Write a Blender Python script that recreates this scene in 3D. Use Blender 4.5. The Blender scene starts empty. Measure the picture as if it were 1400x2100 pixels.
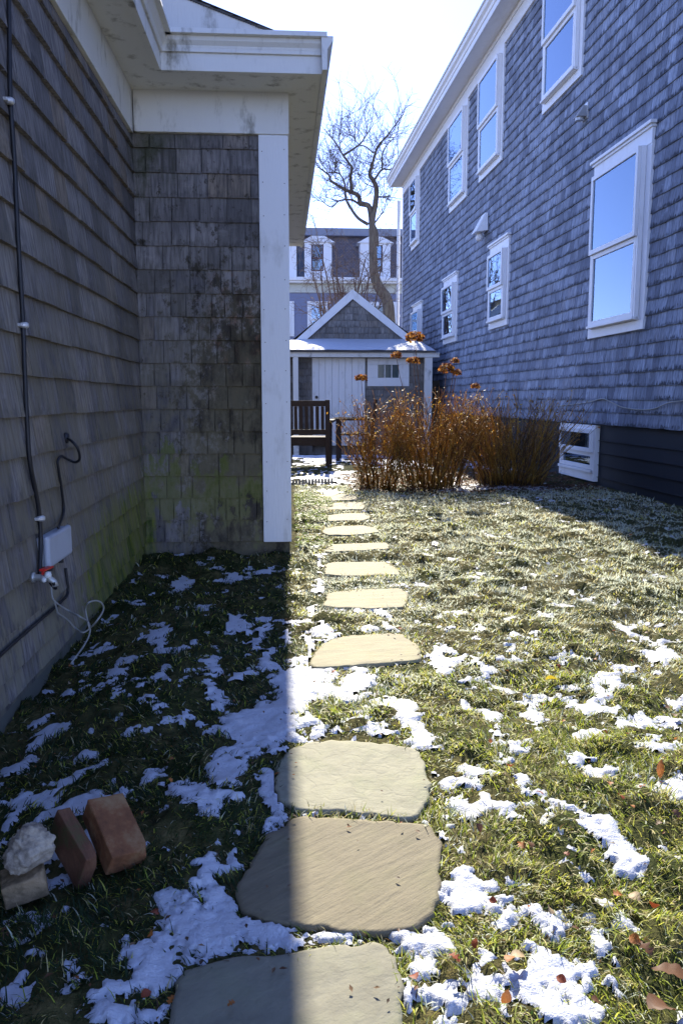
import bpy, bmesh, math, random
import numpy as np
from mathutils import Vector, Matrix
R = math.radians
random.seed(7); RNG = np.random.default_rng(7)
scene = bpy.context.scene
COL = scene.collection

# ------------------------------------------------------------------ camera
F = 28 / 36 * 2100            # focal length in photograph pixels
EYE = 0.90
PITCH = math.atan(230 / F)
YAW = math.atan(105 * math.cos(PITCH) / F)
cam_data = bpy.data.cameras.new('camera'); cam = bpy.data.objects.new('camera', cam_data); COL.objects.link(cam)
cam_data.sensor_fit = 'VERTICAL'; cam_data.sensor_height = 36; cam_data.sensor_width = 24; cam_data.lens = 28
cam_data.clip_start = 0.02; cam_data.clip_end = 3000
cam.location = (0, 0, EYE); cam.rotation_euler = (math.pi / 2 - PITCH, 0, -YAW)
scene.camera = cam

# ------------------------------------------------------------------ light
SUN_EL, SUN_AZ = 34.0, 3.0    # azimuth measured from +Y towards +X
w = bpy.data.worlds.new("World"); scene.world = w; w.use_nodes = True
nt = w.node_tree; bg = nt.nodes['Background']
sky = nt.nodes.new('ShaderNodeTexSky'); sky.sky_type = 'NISHITA'; sky.sun_disc = False
sky.sun_elevation = R(SUN_EL); sky.sun_rotation = R(SUN_AZ)
sky.air_density = 0.7; sky.dust_density = 0.06; sky.ozone_density = 4.0
tint = nt.nodes.new('ShaderNodeMix'); tint.data_type = 'RGBA'; tint.blend_type = 'MULTIPLY'; tint.inputs[0].default_value = 1; tint.inputs[7].default_value = (1.14, 0.97, 1.12, 1)
nt.links.new(sky.outputs[0], tint.inputs[6]); nt.links.new(tint.outputs[2], bg.inputs[0]); bg.inputs[1].default_value = 0.12
sd = bpy.data.lights.new('sun', 'SUN'); sd.energy = 3.0; sd.angle = R(0.55); sd.color = (1.0, 0.92, 0.76)
sun = bpy.data.objects.new('sun', sd); COL.objects.link(sun)
sv = Vector((math.sin(R(SUN_AZ)) * math.cos(R(SUN_EL)), math.cos(R(SUN_AZ)) * math.cos(R(SUN_EL)), math.sin(R(SUN_EL))))
sun.rotation_euler = sv.to_track_quat('Z', 'Y').to_euler()
scene.view_settings.view_transform = 'Standard'; scene.view_settings.look = 'None'
scene.view_settings.exposure = 1.85; scene.view_settings.gamma = 1

# ------------------------------------------------------------------ camera maths (photo pixel -> place)
_fw = np.array([math.sin(YAW) * math.cos(PITCH), math.cos(YAW) * math.cos(PITCH), -math.sin(PITCH)])
_rt = np.array([math.cos(YAW), -math.sin(YAW), 0.0]); _up = np.cross(_rt, _fw)
def ray(px, py): return _fw * F + _rt * (px - 700) + _up * (1050 - py)
def on_z(px, py, z=0.0):
    d = ray(px, py); t = (z - EYE) / d[2]; return (d[0] * t, d[1] * t, z)
def on_y(px, py, Y):
    d = ray(px, py); t = Y / d[1]; return (d[0] * t, Y, EYE + d[2] * t)
def on_x(px, py, X):
    d = ray(px, py); t = X / d[0]; return (X, d[1] * t, EYE + d[2] * t)
RW0, RWT = 3.5, 50 / F; RWA = math.atan(RWT)      # right wall: X = RW0 - Y*RWT
def on_rw(px, py, out=0.0):                       # -> (u along wall, z)
    d = ray(px, py); n = np.array([math.cos(RWA), math.sin(RWA), 0]); o = np.array([RW0, 0, 0])
    t = (o.dot(n) - out) / d.dot(n); p = d * t - o
    return (-math.sin(RWA) * p[0] + math.cos(RWA) * p[1], EYE + d[2] * t)

# ------------------------------------------------------------------ numpy noise
def _h(ix, iy, s):
    n = (ix * 374761393 + iy * 668265263 + s * 1442695041).astype(np.int64) & 0xffffffff
    n = ((n ^ (n >> 13)) * 1274126177) & 0xffffffff
    return ((n ^ (n >> 16)) & 0xffff) / 65535.0
def vnoise(x, y, s=0):
    x = np.asarray(x, float); y = np.asarray(y, float)
    ix = np.floor(x).astype(np.int64); iy = np.floor(y).astype(np.int64); fx = x - ix; fy = y - iy
    fx = fx * fx * (3 - 2 * fx); fy = fy * fy * (3 - 2 * fy)
    a = _h(ix, iy, s); b = _h(ix + 1, iy, s); c = _h(ix, iy + 1, s); d = _h(ix + 1, iy + 1, s)
    return (a + (b - a) * fx) * (1 - fy) + (c + (d - c) * fx) * fy
def fbm(x, y, f, o=4, s=0):
    r = 0; a = 0.5; t = 0
    for i in range(o):
        r = r + a * vnoise(np.asarray(x) * f + i * 17.3, np.asarray(y) * f + i * 9.1, s + i); t += a; f *= 2.03; a *= 0.5
    return r / t

# ------------------------------------------------------------------ mesh builder
class MB:
    def __init__(s): s.v = []; s.f = []; s.r = []; s.uv = []
    def add(s, vs, fs, r=None, uvs=None):
        o = len(s.v); s.v += [tuple(v) for v in vs]
        r = random.random() if r is None else r
        for i, f in enumerate(fs):
            s.f.append(tuple(o + k for k in f)); s.r.append(r)
            s.uv.append(uvs[i] if uvs else [(0.5, 0.5)] * len(f))
    def hexa(s, P, r=None, uvf=False):   # P: 8 corners, bottom/front order
        q = [(0, 1, 2, 3), (4, 7, 6, 5), (0, 4, 5, 1), (1, 5, 6, 2), (2, 6, 7, 3), (3, 7, 4, 0)]
        u = None
        if uvf: u = [[(0.5, 0.5)] * 4 for _ in q]; u[uvf - 1] = [(0, 0), (0, 1), (1, 1), (1, 0)] if uvf == 2 else [(0, 0), (1, 0), (1, 1), (0, 1)]
        s.add(P, q, r, u)
    def box(s, x0, x1, y0, y1, z0, z1, r=None):
        s.hexa([(x0, y0, z0), (x1, y0, z0), (x1, y1, z0), (x0, y1, z0), (x0, y0, z1), (x1, y0, z1), (x1, y1, z1), (x0, y1, z1)], r)
    def pbox(s, pl, u0, u1, z0, z1, o0, o1, r=None):
        s.hexa([pl(u0, z0, o0), pl(u1, z0, o0), pl(u1, z0, o1), pl(u0, z0, o1), pl(u0, z1, o0), pl(u1, z1, o0), pl(u1, z1, o1), pl(u0, z1, o1)], r)
    def prism(s, prof, a, b, r=None):    # extrude profile (list of 3D pts function of t) between a and b
        n = len(prof(a)); A = prof(a); B = prof(b)
        s.add(A + B, [tuple(range(n))[::-1], tuple(range(n, 2 * n))] + [(i, (i + 1) % n, n + (i + 1) % n, n + i) for i in range(n)], r)
    def tube(s, pts, rad, n=6, r=None):
        pts = [Vector(p) for p in pts]; m = len(pts)
        if not hasattr(rad, '__len__'): rad = [rad] * m
        vs = []; prev = None
        for i, p in enumerate(pts):
            t = (pts[min(i + 1, m - 1)] - pts[max(i - 1, 0)])
            t = t.normalized() if t.length > 1e-9 else Vector((0, 0, 1))
            if prev is None: a = t.orthogonal().normalized()
            else:
                a = prev - t * prev.dot(t); a = a.normalized() if a.length > 1e-6 else t.orthogonal().normalized()
            prev = a; b = t.cross(a)
            for k in range(n):
                c = 2 * math.pi * k / n; vs.append(p + (a * math.cos(c) + b * math.sin(c)) * rad[i])
        fs = [(i * n + k, i * n + (k + 1) % n, (i + 1) * n + (k + 1) % n, (i + 1) * n + k) for i in range(m - 1) for k in range(n)]
        fs += [tuple(range(n))[::-1], tuple((m - 1) * n + k for k in range(n))]
        s.add(vs, fs, r)
    def lathe(s, prof, M, n=16, r=None):  # prof: (radius, height) in local, M matrix
        vs = [M @ Vector((q * math.cos(2 * math.pi * k / n), q * math.sin(2 * math.pi * k / n), h)) for q, h in prof for k in range(n)]
        m = len(prof)
        fs = [(i * n + k, i * n + (k + 1) % n, (i + 1) * n + (k + 1) % n, (i + 1) * n + k) for i in range(m - 1) for k in range(n)]
        fs += [tuple(range(n))[::-1], tuple((m - 1) * n + k for k in range(n))]
        s.add(vs, fs, r)
    def build(s, name, mat, parent=None, smooth=False, bevel=0, recalc=True):
        me = bpy.data.meshes.new(name); me.from_pydata(s.v, [], s.f)
        a = me.attributes.new('rnd', 'FLOAT', 'FACE'); a.data.foreach_set('value', s.r)
        ul = me.uv_layers.new(name='UVMap'); flat = [c for f in s.uv for p in f for c in p]
        ul.data.foreach_set('uv', flat)
        if recalc:
            bm = bmesh.new(); bm.from_mesh(me); bmesh.ops.recalc_face_normals(bm, faces=bm.faces); bm.to_mesh(me); bm.free()
        if smooth: me.polygons.foreach_set('use_smooth', [True] * len(me.polygons))
        me.materials.append(mat); me.update()
        o = bpy.data.objects.new(name, me); COL.objects.link(o)
        if parent: o.parent = parent
        if bevel:
            b = o.modifiers.new('bevel', 'BEVEL'); b.width = bevel; b.segments = 2; b.limit_method = 'ANGLE'; b.angle_limit = R(40)
        return o
def np_mesh(name, V, faces_flat, counts, mat, col=None, parent=None, smooth=False):
    me = bpy.data.meshes.new(name); me.vertices.add(len(V)); me.vertices.foreach_set('co', V.astype(np.float32).ravel())
    me.loops.add(len(faces_flat)); me.loops.foreach_set('vertex_index', faces_flat.astype(np.int32))
    me.polygons.add(len(counts)); st = np.concatenate([[0], np.cumsum(counts)[:-1]]).astype(np.int32)
    me.polygons.foreach_set('loop_start', st)
    me.update(calc_edges=True); me.validate()
    if col is not None:
        a = me.attributes.new('col', 'FLOAT_COLOR', 'POINT')
        a.data.foreach_set('color', np.concatenate([col, np.ones((len(col), 1))], 1).astype(np.float32).ravel())
    if smooth: me.polygons.foreach_set('use_smooth', [True] * len(me.polygons))
    me.materials.append(mat)
    o = bpy.data.objects.new(name, me); COL.objects.link(o)
    if parent: o.parent = parent
    return o
def tag(o, label=None, cat=None, group=None, kind=None):
    if label: o['label'] = label
    if cat: o['category'] = cat
    if group: o['group'] = group
    if kind: o['kind'] = kind
    return o
def empty(name, loc=(0, 0, 0), rz=0, label=None, cat=None, group=None):
    o = bpy.data.objects.new(name, None); COL.objects.link(o); o.location = loc; o.rotation_euler = (0, 0, rz); o.empty_display_size = 0.1
    return tag(o, label, cat, group)
def smooth_path(pts, n=6):
    P = [Vector(p) for p in pts]; out = []
    for i in range(len(P) - 1):
        a = P[max(i - 1, 0)]; b = P[i]; c = P[i + 1]; d = P[min(i + 2, len(P) - 1)]
        for k in range(n):
            t = k / n
            out.append(0.5 * ((2 * b) + (c - a) * t + (2 * a - 5 * b + 4 * c - d) * t * t + (3 * b - a - 3 * c + d) * t ** 3))
    out.append(P[-1]); return out

# ------------------------------------------------------------------ materials
def mat(name, base=(0.5, 0.5, 0.5), rough=0.7, spec=0.5, metal=0.0):
    m = bpy.data.materials.new(name); m.use_nodes = True; p = m.node_tree.nodes['Principled BSDF']
    p.inputs['Base Color'].default_value = (*base, 1); p.inputs['Roughness'].default_value = rough
    p.inputs['Specular IOR Level'].default_value = spec; p.inputs['Metallic'].default_value = metal
    return m
class NT:
    def __init__(s, m): s.m = m; s.t = m.node_tree; s.n = s.t.nodes; s.l = s.t.links; s.p = s.n['Principled BSDF']
    def new(s, k, **kw):
        x = s.n.new(k)
        for a, b in kw.items(): setattr(x, a, b)
        return x
    def obj(s): 
        return s.new('ShaderNodeTexCoord').outputs['Object']
    def mapping(s, src, scale=(1, 1, 1), rot=(0, 0, 0), loc=(0, 0, 0)):
        x = s.new('ShaderNodeMapping'); s.l.new(src, x.inputs[0]); x.inputs['Scale'].default_value = scale; x.inputs['Rotation'].default_value = rot; x.inputs['Location'].default_value = loc
        return x.outputs[0]
    def noise(s, vec, scale=5, detail=4, rough=0.55):
        x = s.new('ShaderNodeTexNoise'); s.l.new(vec, x.inputs['Vector']); x.inputs['Scale'].default_value = scale; x.inputs['Detail'].default_value = detail; x.inputs['Roughness'].default_value = rough
        return x.outputs['Fac']
    def ramp(s, fac, stops):
        x = s.new('ShaderNodeValToRGB'); s.l.new(fac, x.inputs[0]); e = x.color_ramp.elements
        while len(e) < len(stops): e.new(0.5)
        for i, (p, c) in enumerate(stops): e[i].position = p; e[i].color = (*c, 1) if len(c) == 3 else c
        return x.outputs[0]
    def mr(s, v, a, b, c=0.0, d=1.0, smooth=True):
        x = s.new('ShaderNodeMapRange'); x.interpolation_type = 'SMOOTHSTEP' if smooth else 'LINEAR'
        s.l.new(v, x.inputs[0])
        for i, q in enumerate((a, b, c, d)): x.inputs[i + 1].default_value = q
        return x.outputs[0]
    def math(s, op, a, b=None):
        x = s.new('ShaderNodeMath', operation=op)
        for i, q in enumerate((a, b)):
            if q is None: continue
            if isinstance(q, (int, float)): x.inputs[i].default_value = q
            else: s.l.new(q, x.inputs[i])
        return x.outputs[0]
    def mix(s, f, a, b, blend='MIX'):
        x = s.new('ShaderNodeMix', data_type='RGBA', blend_type=blend)
        for i, q in ((0, f), (6, a), (7, b)):
            if isinstance(q, (int, float)): x.inputs[i].default_value = q
            elif isinstance(q, tuple): x.inputs[i].default_value = (*q, 1)
            else: s.l.new(q, x.inputs[i])
        return x.outputs[2]
    def rnd(s, name='rnd'):
        x = s.new('ShaderNodeAttribute'); x.attribute_name = name; return x
    def xyz(s, v):
        x = s.new('ShaderNodeSeparateXYZ'); s.l.new(v, x.inputs[0]); return x.outputs
    def bump(s, h, dist=0.01, strength=0.6):
        x = s.new('ShaderNodeBump'); s.l.new(h, x.inputs['Height']); x.inputs['Distance'].default_value = dist; x.inputs['Strength'].default_value = strength
        s.l.new(x.outputs[0], s.p.inputs['Normal'])
    def col(s, c): s.l.new(c, s.p.inputs['Base Color'])

def m_paint(name, base, dirt=(0.35, 0.33, 0.27), amt=0.5, sc=(3, 3, 1.2), rough=0.45):
    m = mat(name, base, rough, 0.4); t = NT(m); o = t.obj()
    n = t.noise(t.mapping(o, sc), 3.0, 6, 0.65); n2 = t.noise(t.mapping(o, (30, 30, 30)), 1.5, 3)
    f = t.math('MULTIPLY', t.mr(n, 0.52, 0.75), amt)
    c = t.mix(f, base, dirt); c = t.mix(t.math('MULTIPLY', n2, 0.12), c, tuple(x * 0.7 for x in base)); t.col(c)
    t.bump(t.noise(t.mapping(o, (40, 40, 6)), 2.0, 4), 0.004, 0.35)
    return m
def m_shingle(name, dark, light, warm, streak=(70, 70, 5), drip=0.6, extra=None):
    m = mat(name, light, 0.85, 0.2); t = NT(m); o = t.obj(); rn = t.rnd().outputs['Fac']
    off = t.new('ShaderNodeCombineXYZ'); t.l.new(t.math('MULTIPLY', rn, 37.0), off.inputs[0]); t.l.new(t.math('MULTIPLY', rn, 91.0), off.inputs[2])
    va = t.new('ShaderNodeVectorMath', operation='ADD'); t.l.new(t.mapping(o, streak), va.inputs[0]); t.l.new(off.outputs[0], va.inputs[1])
    st = t.noise(va.outputs[0], 1.0, 5, 0.6)
    c = t.ramp(rn, [(0.0, dark), (0.35, tuple((a + b) / 2 for a, b in zip(dark, light))), (0.8, light), (1.0, warm)])
    c = t.mix(t.mr(st, 0.3, 0.72, 0.0, 0.75), c, tuple(x * 0.42 for x in dark))
    big = t.noise(t.mapping(o, (1.1, 1.1, 1.4)), 1.6, 4)
    c = t.mix(t.mr(big, 0.42, 0.68, 0, 0.4), c, tuple(x * 0.6 for x in dark))
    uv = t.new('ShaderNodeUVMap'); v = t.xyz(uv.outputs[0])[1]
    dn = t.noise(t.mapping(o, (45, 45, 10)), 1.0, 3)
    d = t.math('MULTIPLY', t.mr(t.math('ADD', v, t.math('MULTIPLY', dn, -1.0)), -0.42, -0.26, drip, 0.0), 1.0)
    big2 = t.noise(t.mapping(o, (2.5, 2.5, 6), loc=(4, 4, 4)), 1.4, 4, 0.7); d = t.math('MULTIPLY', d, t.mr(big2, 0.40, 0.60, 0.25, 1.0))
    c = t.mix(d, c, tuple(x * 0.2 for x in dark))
    c = t.mix(t.mr(big2, 0.60, 0.75, 0.0, 0.35), c, tuple(min(1, x * 1.15) for x in light))
    if extra: c = extra(t, o, c)
    t.col(c); t.bump(st, 0.003, 0.5)
    return m
def left_stains(t, o, c):
    X, Y, Z = t.xyz(o)[:3]
    n = t.noise(t.mapping(o, (7, 7, 3.5)), 1.6, 6, 0.7); n2 = t.noise(t.mapping(o, (16, 16, 9)), 1.2, 5, 0.7)
    # green algae: low down, strongest near the inner corner
    low = t.mr(Z, 0.66, 0.12); cor = t.mr(Y, 2.5, 4.1)
    onleft = t.mr(X, -0.76, -0.83)
    g = t.math('MULTIPLY', t.math('MULTIPLY', low, cor), t.math('ADD', t.math('MULTIPLY', onleft, 0.9), 0.2))
    sn = t.noise(t.mapping(o, (14, 14, 2.0)), 1.4, 5, 0.7)
    g = t.mr(t.math('ADD', t.math('MULTIPLY', g, 0.5), t.math('MULTIPLY', t.math('ADD', sn, n2), 0.45)), 0.58, 0.80, 0, 0.92)
    c = t.mix(g, c, t.mix(t.mr(sn, 0.4, 0.6), (0.05, 0.08, 0.012), (0.16, 0.19, 0.012)))
    # beige bare wood low on the wall nearest the camera
    b = t.math('MULTIPLY', t.math('MULTIPLY', t.mr(Z, 0.42, 0.2), t.mr(Y, 3.3, 2.9)), t.mr(n, 0.42, 0.62, 0, 0.8))
    c = t.mix(b, c, (0.28, 0.27, 0.22))
    # red brown and black lichen blotches by the corner board
    Xd = t.math('ADD', X, t.math('MULTIPLY', t.math('SUBTRACT', n2, 0.5), 0.7)); Z = t.math('ADD', Z, t.math('MULTIPLY', t.math('SUBTRACT', n, 0.5), 1.3))
    fx = t.mr(Xd, -0.52, -0.2); fx = t.math('MULTIPLY', fx, t.mr(Y, 4.3, 4.5))
    fz = t.math('MULTIPLY', t.mr(Z, 0.38, 0.55), t.mr(Z, 1.6, 1.1)); fr = t.math('MULTIPLY', fx, fz)
    k = t.mr(t.math('ADD', t.math('MULTIPLY', fr, 0.5), t.math('MULTIPLY', n2, 0.6)), 0.50, 0.66, 0, 0.95)
    c = t.mix(t.math('MULTIPLY', k, t.mr(n, 0.3, 0.5, 0.25, 1.0)), c, (0.022, 0.015, 0.010))
    n3 = t.noise(t.mapping(o, (11, 11, 11), loc=(3, 1, 7)), 1.3, 4, 0.6)
    k2 = t.math('MULTIPLY', t.math('MULTIPLY', fx, t.math('MULTIPLY', t.mr(Z, 0.8, 1.0), t.mr(Z, 1.7, 1.45))), t.mr(n3, 0.45, 0.58, 0, 0.8))
    c = t.mix(k2, c, (0.17, 0.075, 0.045))
    k3 = t.math('MULTIPLY', t.math('MULTIPLY', t.mr(Z, 1.3, 0.5), t.mr(X, -0.7, -0.35)), t.mr(n3, 0.42, 0.3, 0, 0.6))
    c = t.mix(t.math('MULTIPLY', k3, t.mr(Y, 4.3, 4.5)), c, (0.07, 0.085, 0.02))
    q = t.noise(t.mapping(o, (5, 5, 5), loc=(9, 2, 4)), 1.2, 6, 0.75); sp = t.noise(t.mapping(o, (26, 26, 16), loc=(1, 5, 2)), 1.5, 4, 0.75)
    onend = t.mr(Y, 4.4, 4.55)
    w1 = t.math('MULTIPLY', t.math('MULTIPLY', onend, t.mr(Z, 2.0, 0.9)), t.mr(X, -0.75, -0.35)); k5 = t.mr(t.math('ADD', t.math('ADD', t.math('MULTIPLY', q, 0.6), t.math('MULTIPLY', sp, 0.6)), t.math('MULTIPLY', w1, 0.20)), 0.64, 0.76, 0, 0.9)
    c = t.mix(t.math('MULTIPLY', k5, onend), c, (0.035, 0.028, 0.018))
    w2 = t.math('MULTIPLY', onend, t.math('MULTIPLY', t.mr(Z, 0.62, 0.42), t.mr(Z, 0.1, 0.3))); k6 = t.mr(t.math('ADD', t.math('MULTIPLY', sp, 0.5), t.math('ADD', t.math('MULTIPLY', w2, 0.3), t.math('MULTIPLY', q, 0.3))), 0.52, 0.66, 0, 0.85)
    c = t.mix(t.math('MULTIPLY', t.math('MULTIPLY', k6, w2), 0.85), c, (0.13, 0.15, 0.03))
    w3 = t.math('MULTIPLY', onend, t.math('MULTIPLY', t.mr(Z, 1.9, 2.4), t.mr(X, -0.4, -0.8))); c = t.mix(t.math('MULTIPLY', w3, t.mr(q, 0.3, 0.55, 0, 0.8)), c, (0.06, 0.065, 0.03))
    # olive cast growing downwards, with bounce light from the ground painted in
    k4 = t.math('MULTIPLY', t.mr(Z, 2.3, 0.6), t.mr(n, 0.35, 0.6, 0.0, 0.55)); c = t.mix(k4, c, (0.22, 0.19, 0.115))
    return c
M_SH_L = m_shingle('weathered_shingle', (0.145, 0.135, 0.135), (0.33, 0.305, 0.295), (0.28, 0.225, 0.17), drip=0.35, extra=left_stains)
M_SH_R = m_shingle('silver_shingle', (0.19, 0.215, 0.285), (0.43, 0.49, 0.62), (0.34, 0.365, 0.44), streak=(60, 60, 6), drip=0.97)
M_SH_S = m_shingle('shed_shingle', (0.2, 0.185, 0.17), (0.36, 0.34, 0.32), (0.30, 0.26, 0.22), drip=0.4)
M_WHITE = m_paint('white_paint', (0.82, 0.82, 0.82), amt=0.4)
M_WHITE_OLD = m_paint('aged_white_paint', (0.76, 0.75, 0.71), dirt=(0.16, 0.14, 0.09), amt=0.95)
M_WHITE2 = m_paint('trim_paint', (0.80, 0.81, 0.84), amt=0.15)
M_NAVY = m_paint('dark_foundation_paint', (0.012, 0.017, 0.026), dirt=(0.02, 0.023, 0.028), amt=0.5, rough=0.7)
M_FOUND = m_paint('old_foundation', (0.16, 0.16, 0.13), dirt=(0.05, 0.07, 0.02), amt=0.8, rough=0.9)
M_FOUNDMOSS = m_paint('mossy_foundation', (0.05, 0.07, 0.02), dirt=(0.015, 0.02, 0.01), amt=0.9, rough=0.95)
M_BLACK = mat('black_rubber', (0.012, 0.012, 0.015), 0.5)
M_CORD = mat('grey_cord', (0.30, 0.30, 0.28), 0.7)
M_DARKROOM = mat('room_dark', (0.02, 0.022, 0.03), 0.9)
M_CURTAIN = m_paint('curtain', (0.8, 0.82, 0.84), amt=0.1)
M_CLIP = mat('clip_metal', (0.55, 0.55, 0.55), 0.35, 0.5, 0.3)
M_BOX = m_paint('grey_plastic', (0.46, 0.49, 0.55), dirt=(0.25, 0.25, 0.24), amt=0.3)
M_RED = mat('red_handle', (0.62, 0.02, 0.015), 0.4)
M_BRASS = mat('old_metal', (0.5, 0.5, 0.47), 0.4, 0.5, 0.5)
M_LEAD = m_paint('roofing', (0.09, 0.085, 0.08), amt=0.3, rough=0.9)
M_CHAIR = m_paint('dark_weathered_wood', (0.035, 0.022, 0.018), dirt=(0.09, 0.07, 0.06), amt=0.4, rough=0.75)
M_FENCE = m_paint('fence_wood', (0.075, 0.058, 0.045), dirt=(0.03, 0.025, 0.02), amt=0.6, rough=0.85)
def m_glass():
    m = bpy.data.materials.new('window_glass'); m.use_nodes = True; t = NT(m); out = t.n['Material Output']
    g = t.new('ShaderNodeBsdfGlossy'); g.inputs['Roughness'].default_value = 0.015; g.inputs['Color'].default_value = (0.66, 0.81, 1, 1)
    tr = t.new('ShaderNodeBsdfTransparent'); tr.inputs[0].default_value = (0.85, 0.9, 0.92, 1)
    lw = t.new('ShaderNodeFresnel'); lw.inputs[0].default_value = 1.9
    wv = t.new('ShaderNodeBump'); wv.inputs['Distance'].default_value = 0.01; wv.inputs['Strength'].default_value = 0.06
    t.l.new(t.noise(t.obj(), 3.0, 2), wv.inputs['Height']); t.l.new(wv.outputs[0], g.inputs['Normal'])
    f = t.math('MINIMUM', t.math('ADD', t.math('MULTIPLY', lw.outputs[0], 1.1), 0.05), 1.0)
    mx = t.new('ShaderNodeMixShader'); t.l.new(f, mx.inputs[0]); t.l.new(tr.outputs[0], mx.inputs[1]); t.l.new(g.outputs[0], mx.inputs[2])
    t.l.new(mx.outputs[0], out.inputs[0]); return m
M_GLASS = m_glass()
def m_snow():
    m = mat('snow', (0.53, 0.56, 0.63), 0.55, 0.3); t = NT(m); o = t.obj()
    n = t.noise(o, 60, 5, 0.6); n2 = t.noise(o, 260, 3, 0.6)
    t.p.inputs['Subsurface Weight'].default_value = 0.0
    t.bump(t.math('ADD', n, t.math('MULTIPLY', n2, 0.35)), 0.008, 0.7); return m
M_SNOW = m_snow()
def m_soil():
    m = mat('soil', (0.05, 0.04, 0.02), 0.95, 0.1); t = NT(m); o = t.obj()
    n = t.noise(o, 22, 6, 0.7); n2 = t.noise(o, 2.2, 4, 0.6)
    c = t.ramp(n, [(0.3, (0.02, 0.02, 0.01)), (0.5, (0.085, 0.08, 0.03)), (0.68, (0.17, 0.14, 0.06))])
    c = t.mix(t.mr(n2, 0.45, 0.6, 0, 0.6), c, (0.022, 0.04, 0.01)); t.col(c); t.bump(n, 0.03, 0.9); return m
M_SOIL = m_soil()
def m_farground():
    m = mat('far_ground', (0.05, 0.04, 0.02), 0.95, 0.1); t = NT(m); o = t.obj()
    n = t.noise(o, 3, 6, 0.7)
    t.col(t.ramp(n, [(0.3, (0.04, 0.035, 0.02)), (0.52, (0.09, 0.075, 0.05)), (0.6, (0.4, 0.4, 0.4)), (0.7, (0.7, 0.72, 0.75))])); t.bump(n, 0.03, 0.9); return m
M_FAR = m_farground()
def m_blade(name, trans=0.35):
    m = bpy.data.materials.new(name); m.use_nodes = True; t = NT(m); out = t.n['Material Output']
    a = t.rnd('col').outputs['Color']
    t.l.new(a, t.p.inputs['Base Color']); t.p.inputs['Roughness'].default_value = 0.5; t.p.inputs['Specular IOR Level'].default_value = 0.35
    tr = t.new('ShaderNodeBsdfTranslucent'); t.l.new(a, tr.inputs[0])
    mx = t.new('ShaderNodeMixShader'); mx.inputs[0].default_value = trans; t.l.new(t.p.outputs[0], mx.inputs[1]); t.l.new(tr.outputs[0], mx.inputs[2])
    t.l.new(mx.outputs[0], out.inputs[0]); return m
M_BLADE = m_blade('grass_blade', 0.5)
M_DRY = m_blade('dry_plant', 0.5)
def m_stone(name, base, line_rot, crack, grain=(4, 26, 4)):
    m = mat(name, base, 0.75, 0.3); t = NT(m); o = t.obj()
    n = t.noise(t.mapping(t.mapping(o, rot=(0, 0, line_rot)), grain), 2.2, 6, 0.65); n2 = t.noise(o, 9, 5, 0.6); n3 = t.noise(o, 80, 3)
    c = t.mix(t.mr(n, 0.35, 0.7, 0, 0.55), base, tuple(x * 0.62 for x in base))
    c = t.mix(t.mr(n2, 0.45, 0.75, 0, 0.5), c, (base[0] * 0.85, base[1] * 0.95, base[2] * 0.75))
    c = t.mix(t.math('MULTIPLY', n3, 0.25), c, tuple(x * 0.6 for x in base))
    h = t.math('ADD', n, t.math('MULTIPLY', n3, 0.25))
    if crack:
        v = t.new('ShaderNodeTexVoronoi', feature='DISTANCE_TO_EDGE'); v.inputs['Scale'].default_value = 11
        wv = t.new('ShaderNodeVectorMath', operation='ADD'); t.l.new(o, wv.inputs[0])
        nn = t.new('ShaderNodeTexNoise'); nn.inputs['Scale'].default_value = 12; t.l.new(o, nn.inputs['Vector'])
        sc = t.new('ShaderNodeVectorMath', operation='SCALE'); t.l.new(nn.outputs['Color'], sc.inputs[0]); sc.inputs[3].default_value = 0.22
        t.l.new(sc.outputs[0], wv.inputs[1]); t.l.new(wv.outputs[0], v.inputs['Vector'])
        e = t.mr(v.outputs[0], 0.0, 0.12); c = t.mix(t.math('MULTIPLY', t.math('SUBTRACT', 1.0, e), 0.08), c, tuple(x * 0.45 for x in base))
        h = t.math('ADD', h, t.math('MULTIPLY', e, 0.12))
    big = t.noise(t.mapping(o, (1, 1, 1), loc=(7, 3, 1)), 5, 5, 0.7); c = t.mix(t.mr(big, 0.5, 0.7, 0, 0.5), c, tuple(x * 0.55 for x in base)); c = t.mix(t.mr(big, 0.42, 0.28, 0, 0.35), c, tuple(min(1, x * 1.3) for x in base))
    t.col(c); t.bump(h, 0.007, 0.6); return m
M_ST_A = m_stone('bluestone_grained', (0.215, 0.185, 0.12), R(-38), False)
M_ST_B = m_stone('bluestone_flaked', (0.31, 0.30, 0.215), R(15), True, (8, 11, 8))
M_ST_C = m_stone('bluestone_tan', (0.345, 0.31, 0.195), R(-10), False, (3, 12, 3))
M_ST_D = m_stone('bluestone_grey', (0.25, 0.24, 0.18), R(-30), False, (5, 9, 5))
def m_noisy(name, stops, sc, rough=0.85, bump=0.006, stretch=(1, 1, 1)):
    m = mat(name, stops[0][1], rough, 0.25); t = NT(m); n = t.noise(t.mapping(t.obj(), stretch), sc, 6, 0.7)
    t.col(t.ramp(n, stops)); t.bump(n, bump, 0.8); return m
M_BRICK1 = m_noisy('worn_brick', [(0.3, (0.09, 0.04, 0.022)), (0.5, (0.21, 0.09, 0.04)), (0.68, (0.28, 0.18, 0.09))], 14)
M_BRICK2 = m_noisy('mossy_brick', [(0.35, (0.07, 0.09, 0.03)), (0.5, (0.13, 0.06, 0.035)), (0.68, (0.2, 0.1, 0.055))], 9)
M_ROCK = m_noisy('pale_rock', [(0.3, (0.15, 0.12, 0.09)), (0.5, (0.36, 0.31, 0.24)), (0.68, (0.56, 0.49, 0.38))], 34, bump=0.012)
M_TANSTONE = m_noisy('tan_stone', [(0.35, (0.12, 0.09, 0.05)), (0.6, (0.33, 0.24, 0.14))], 20)
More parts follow.
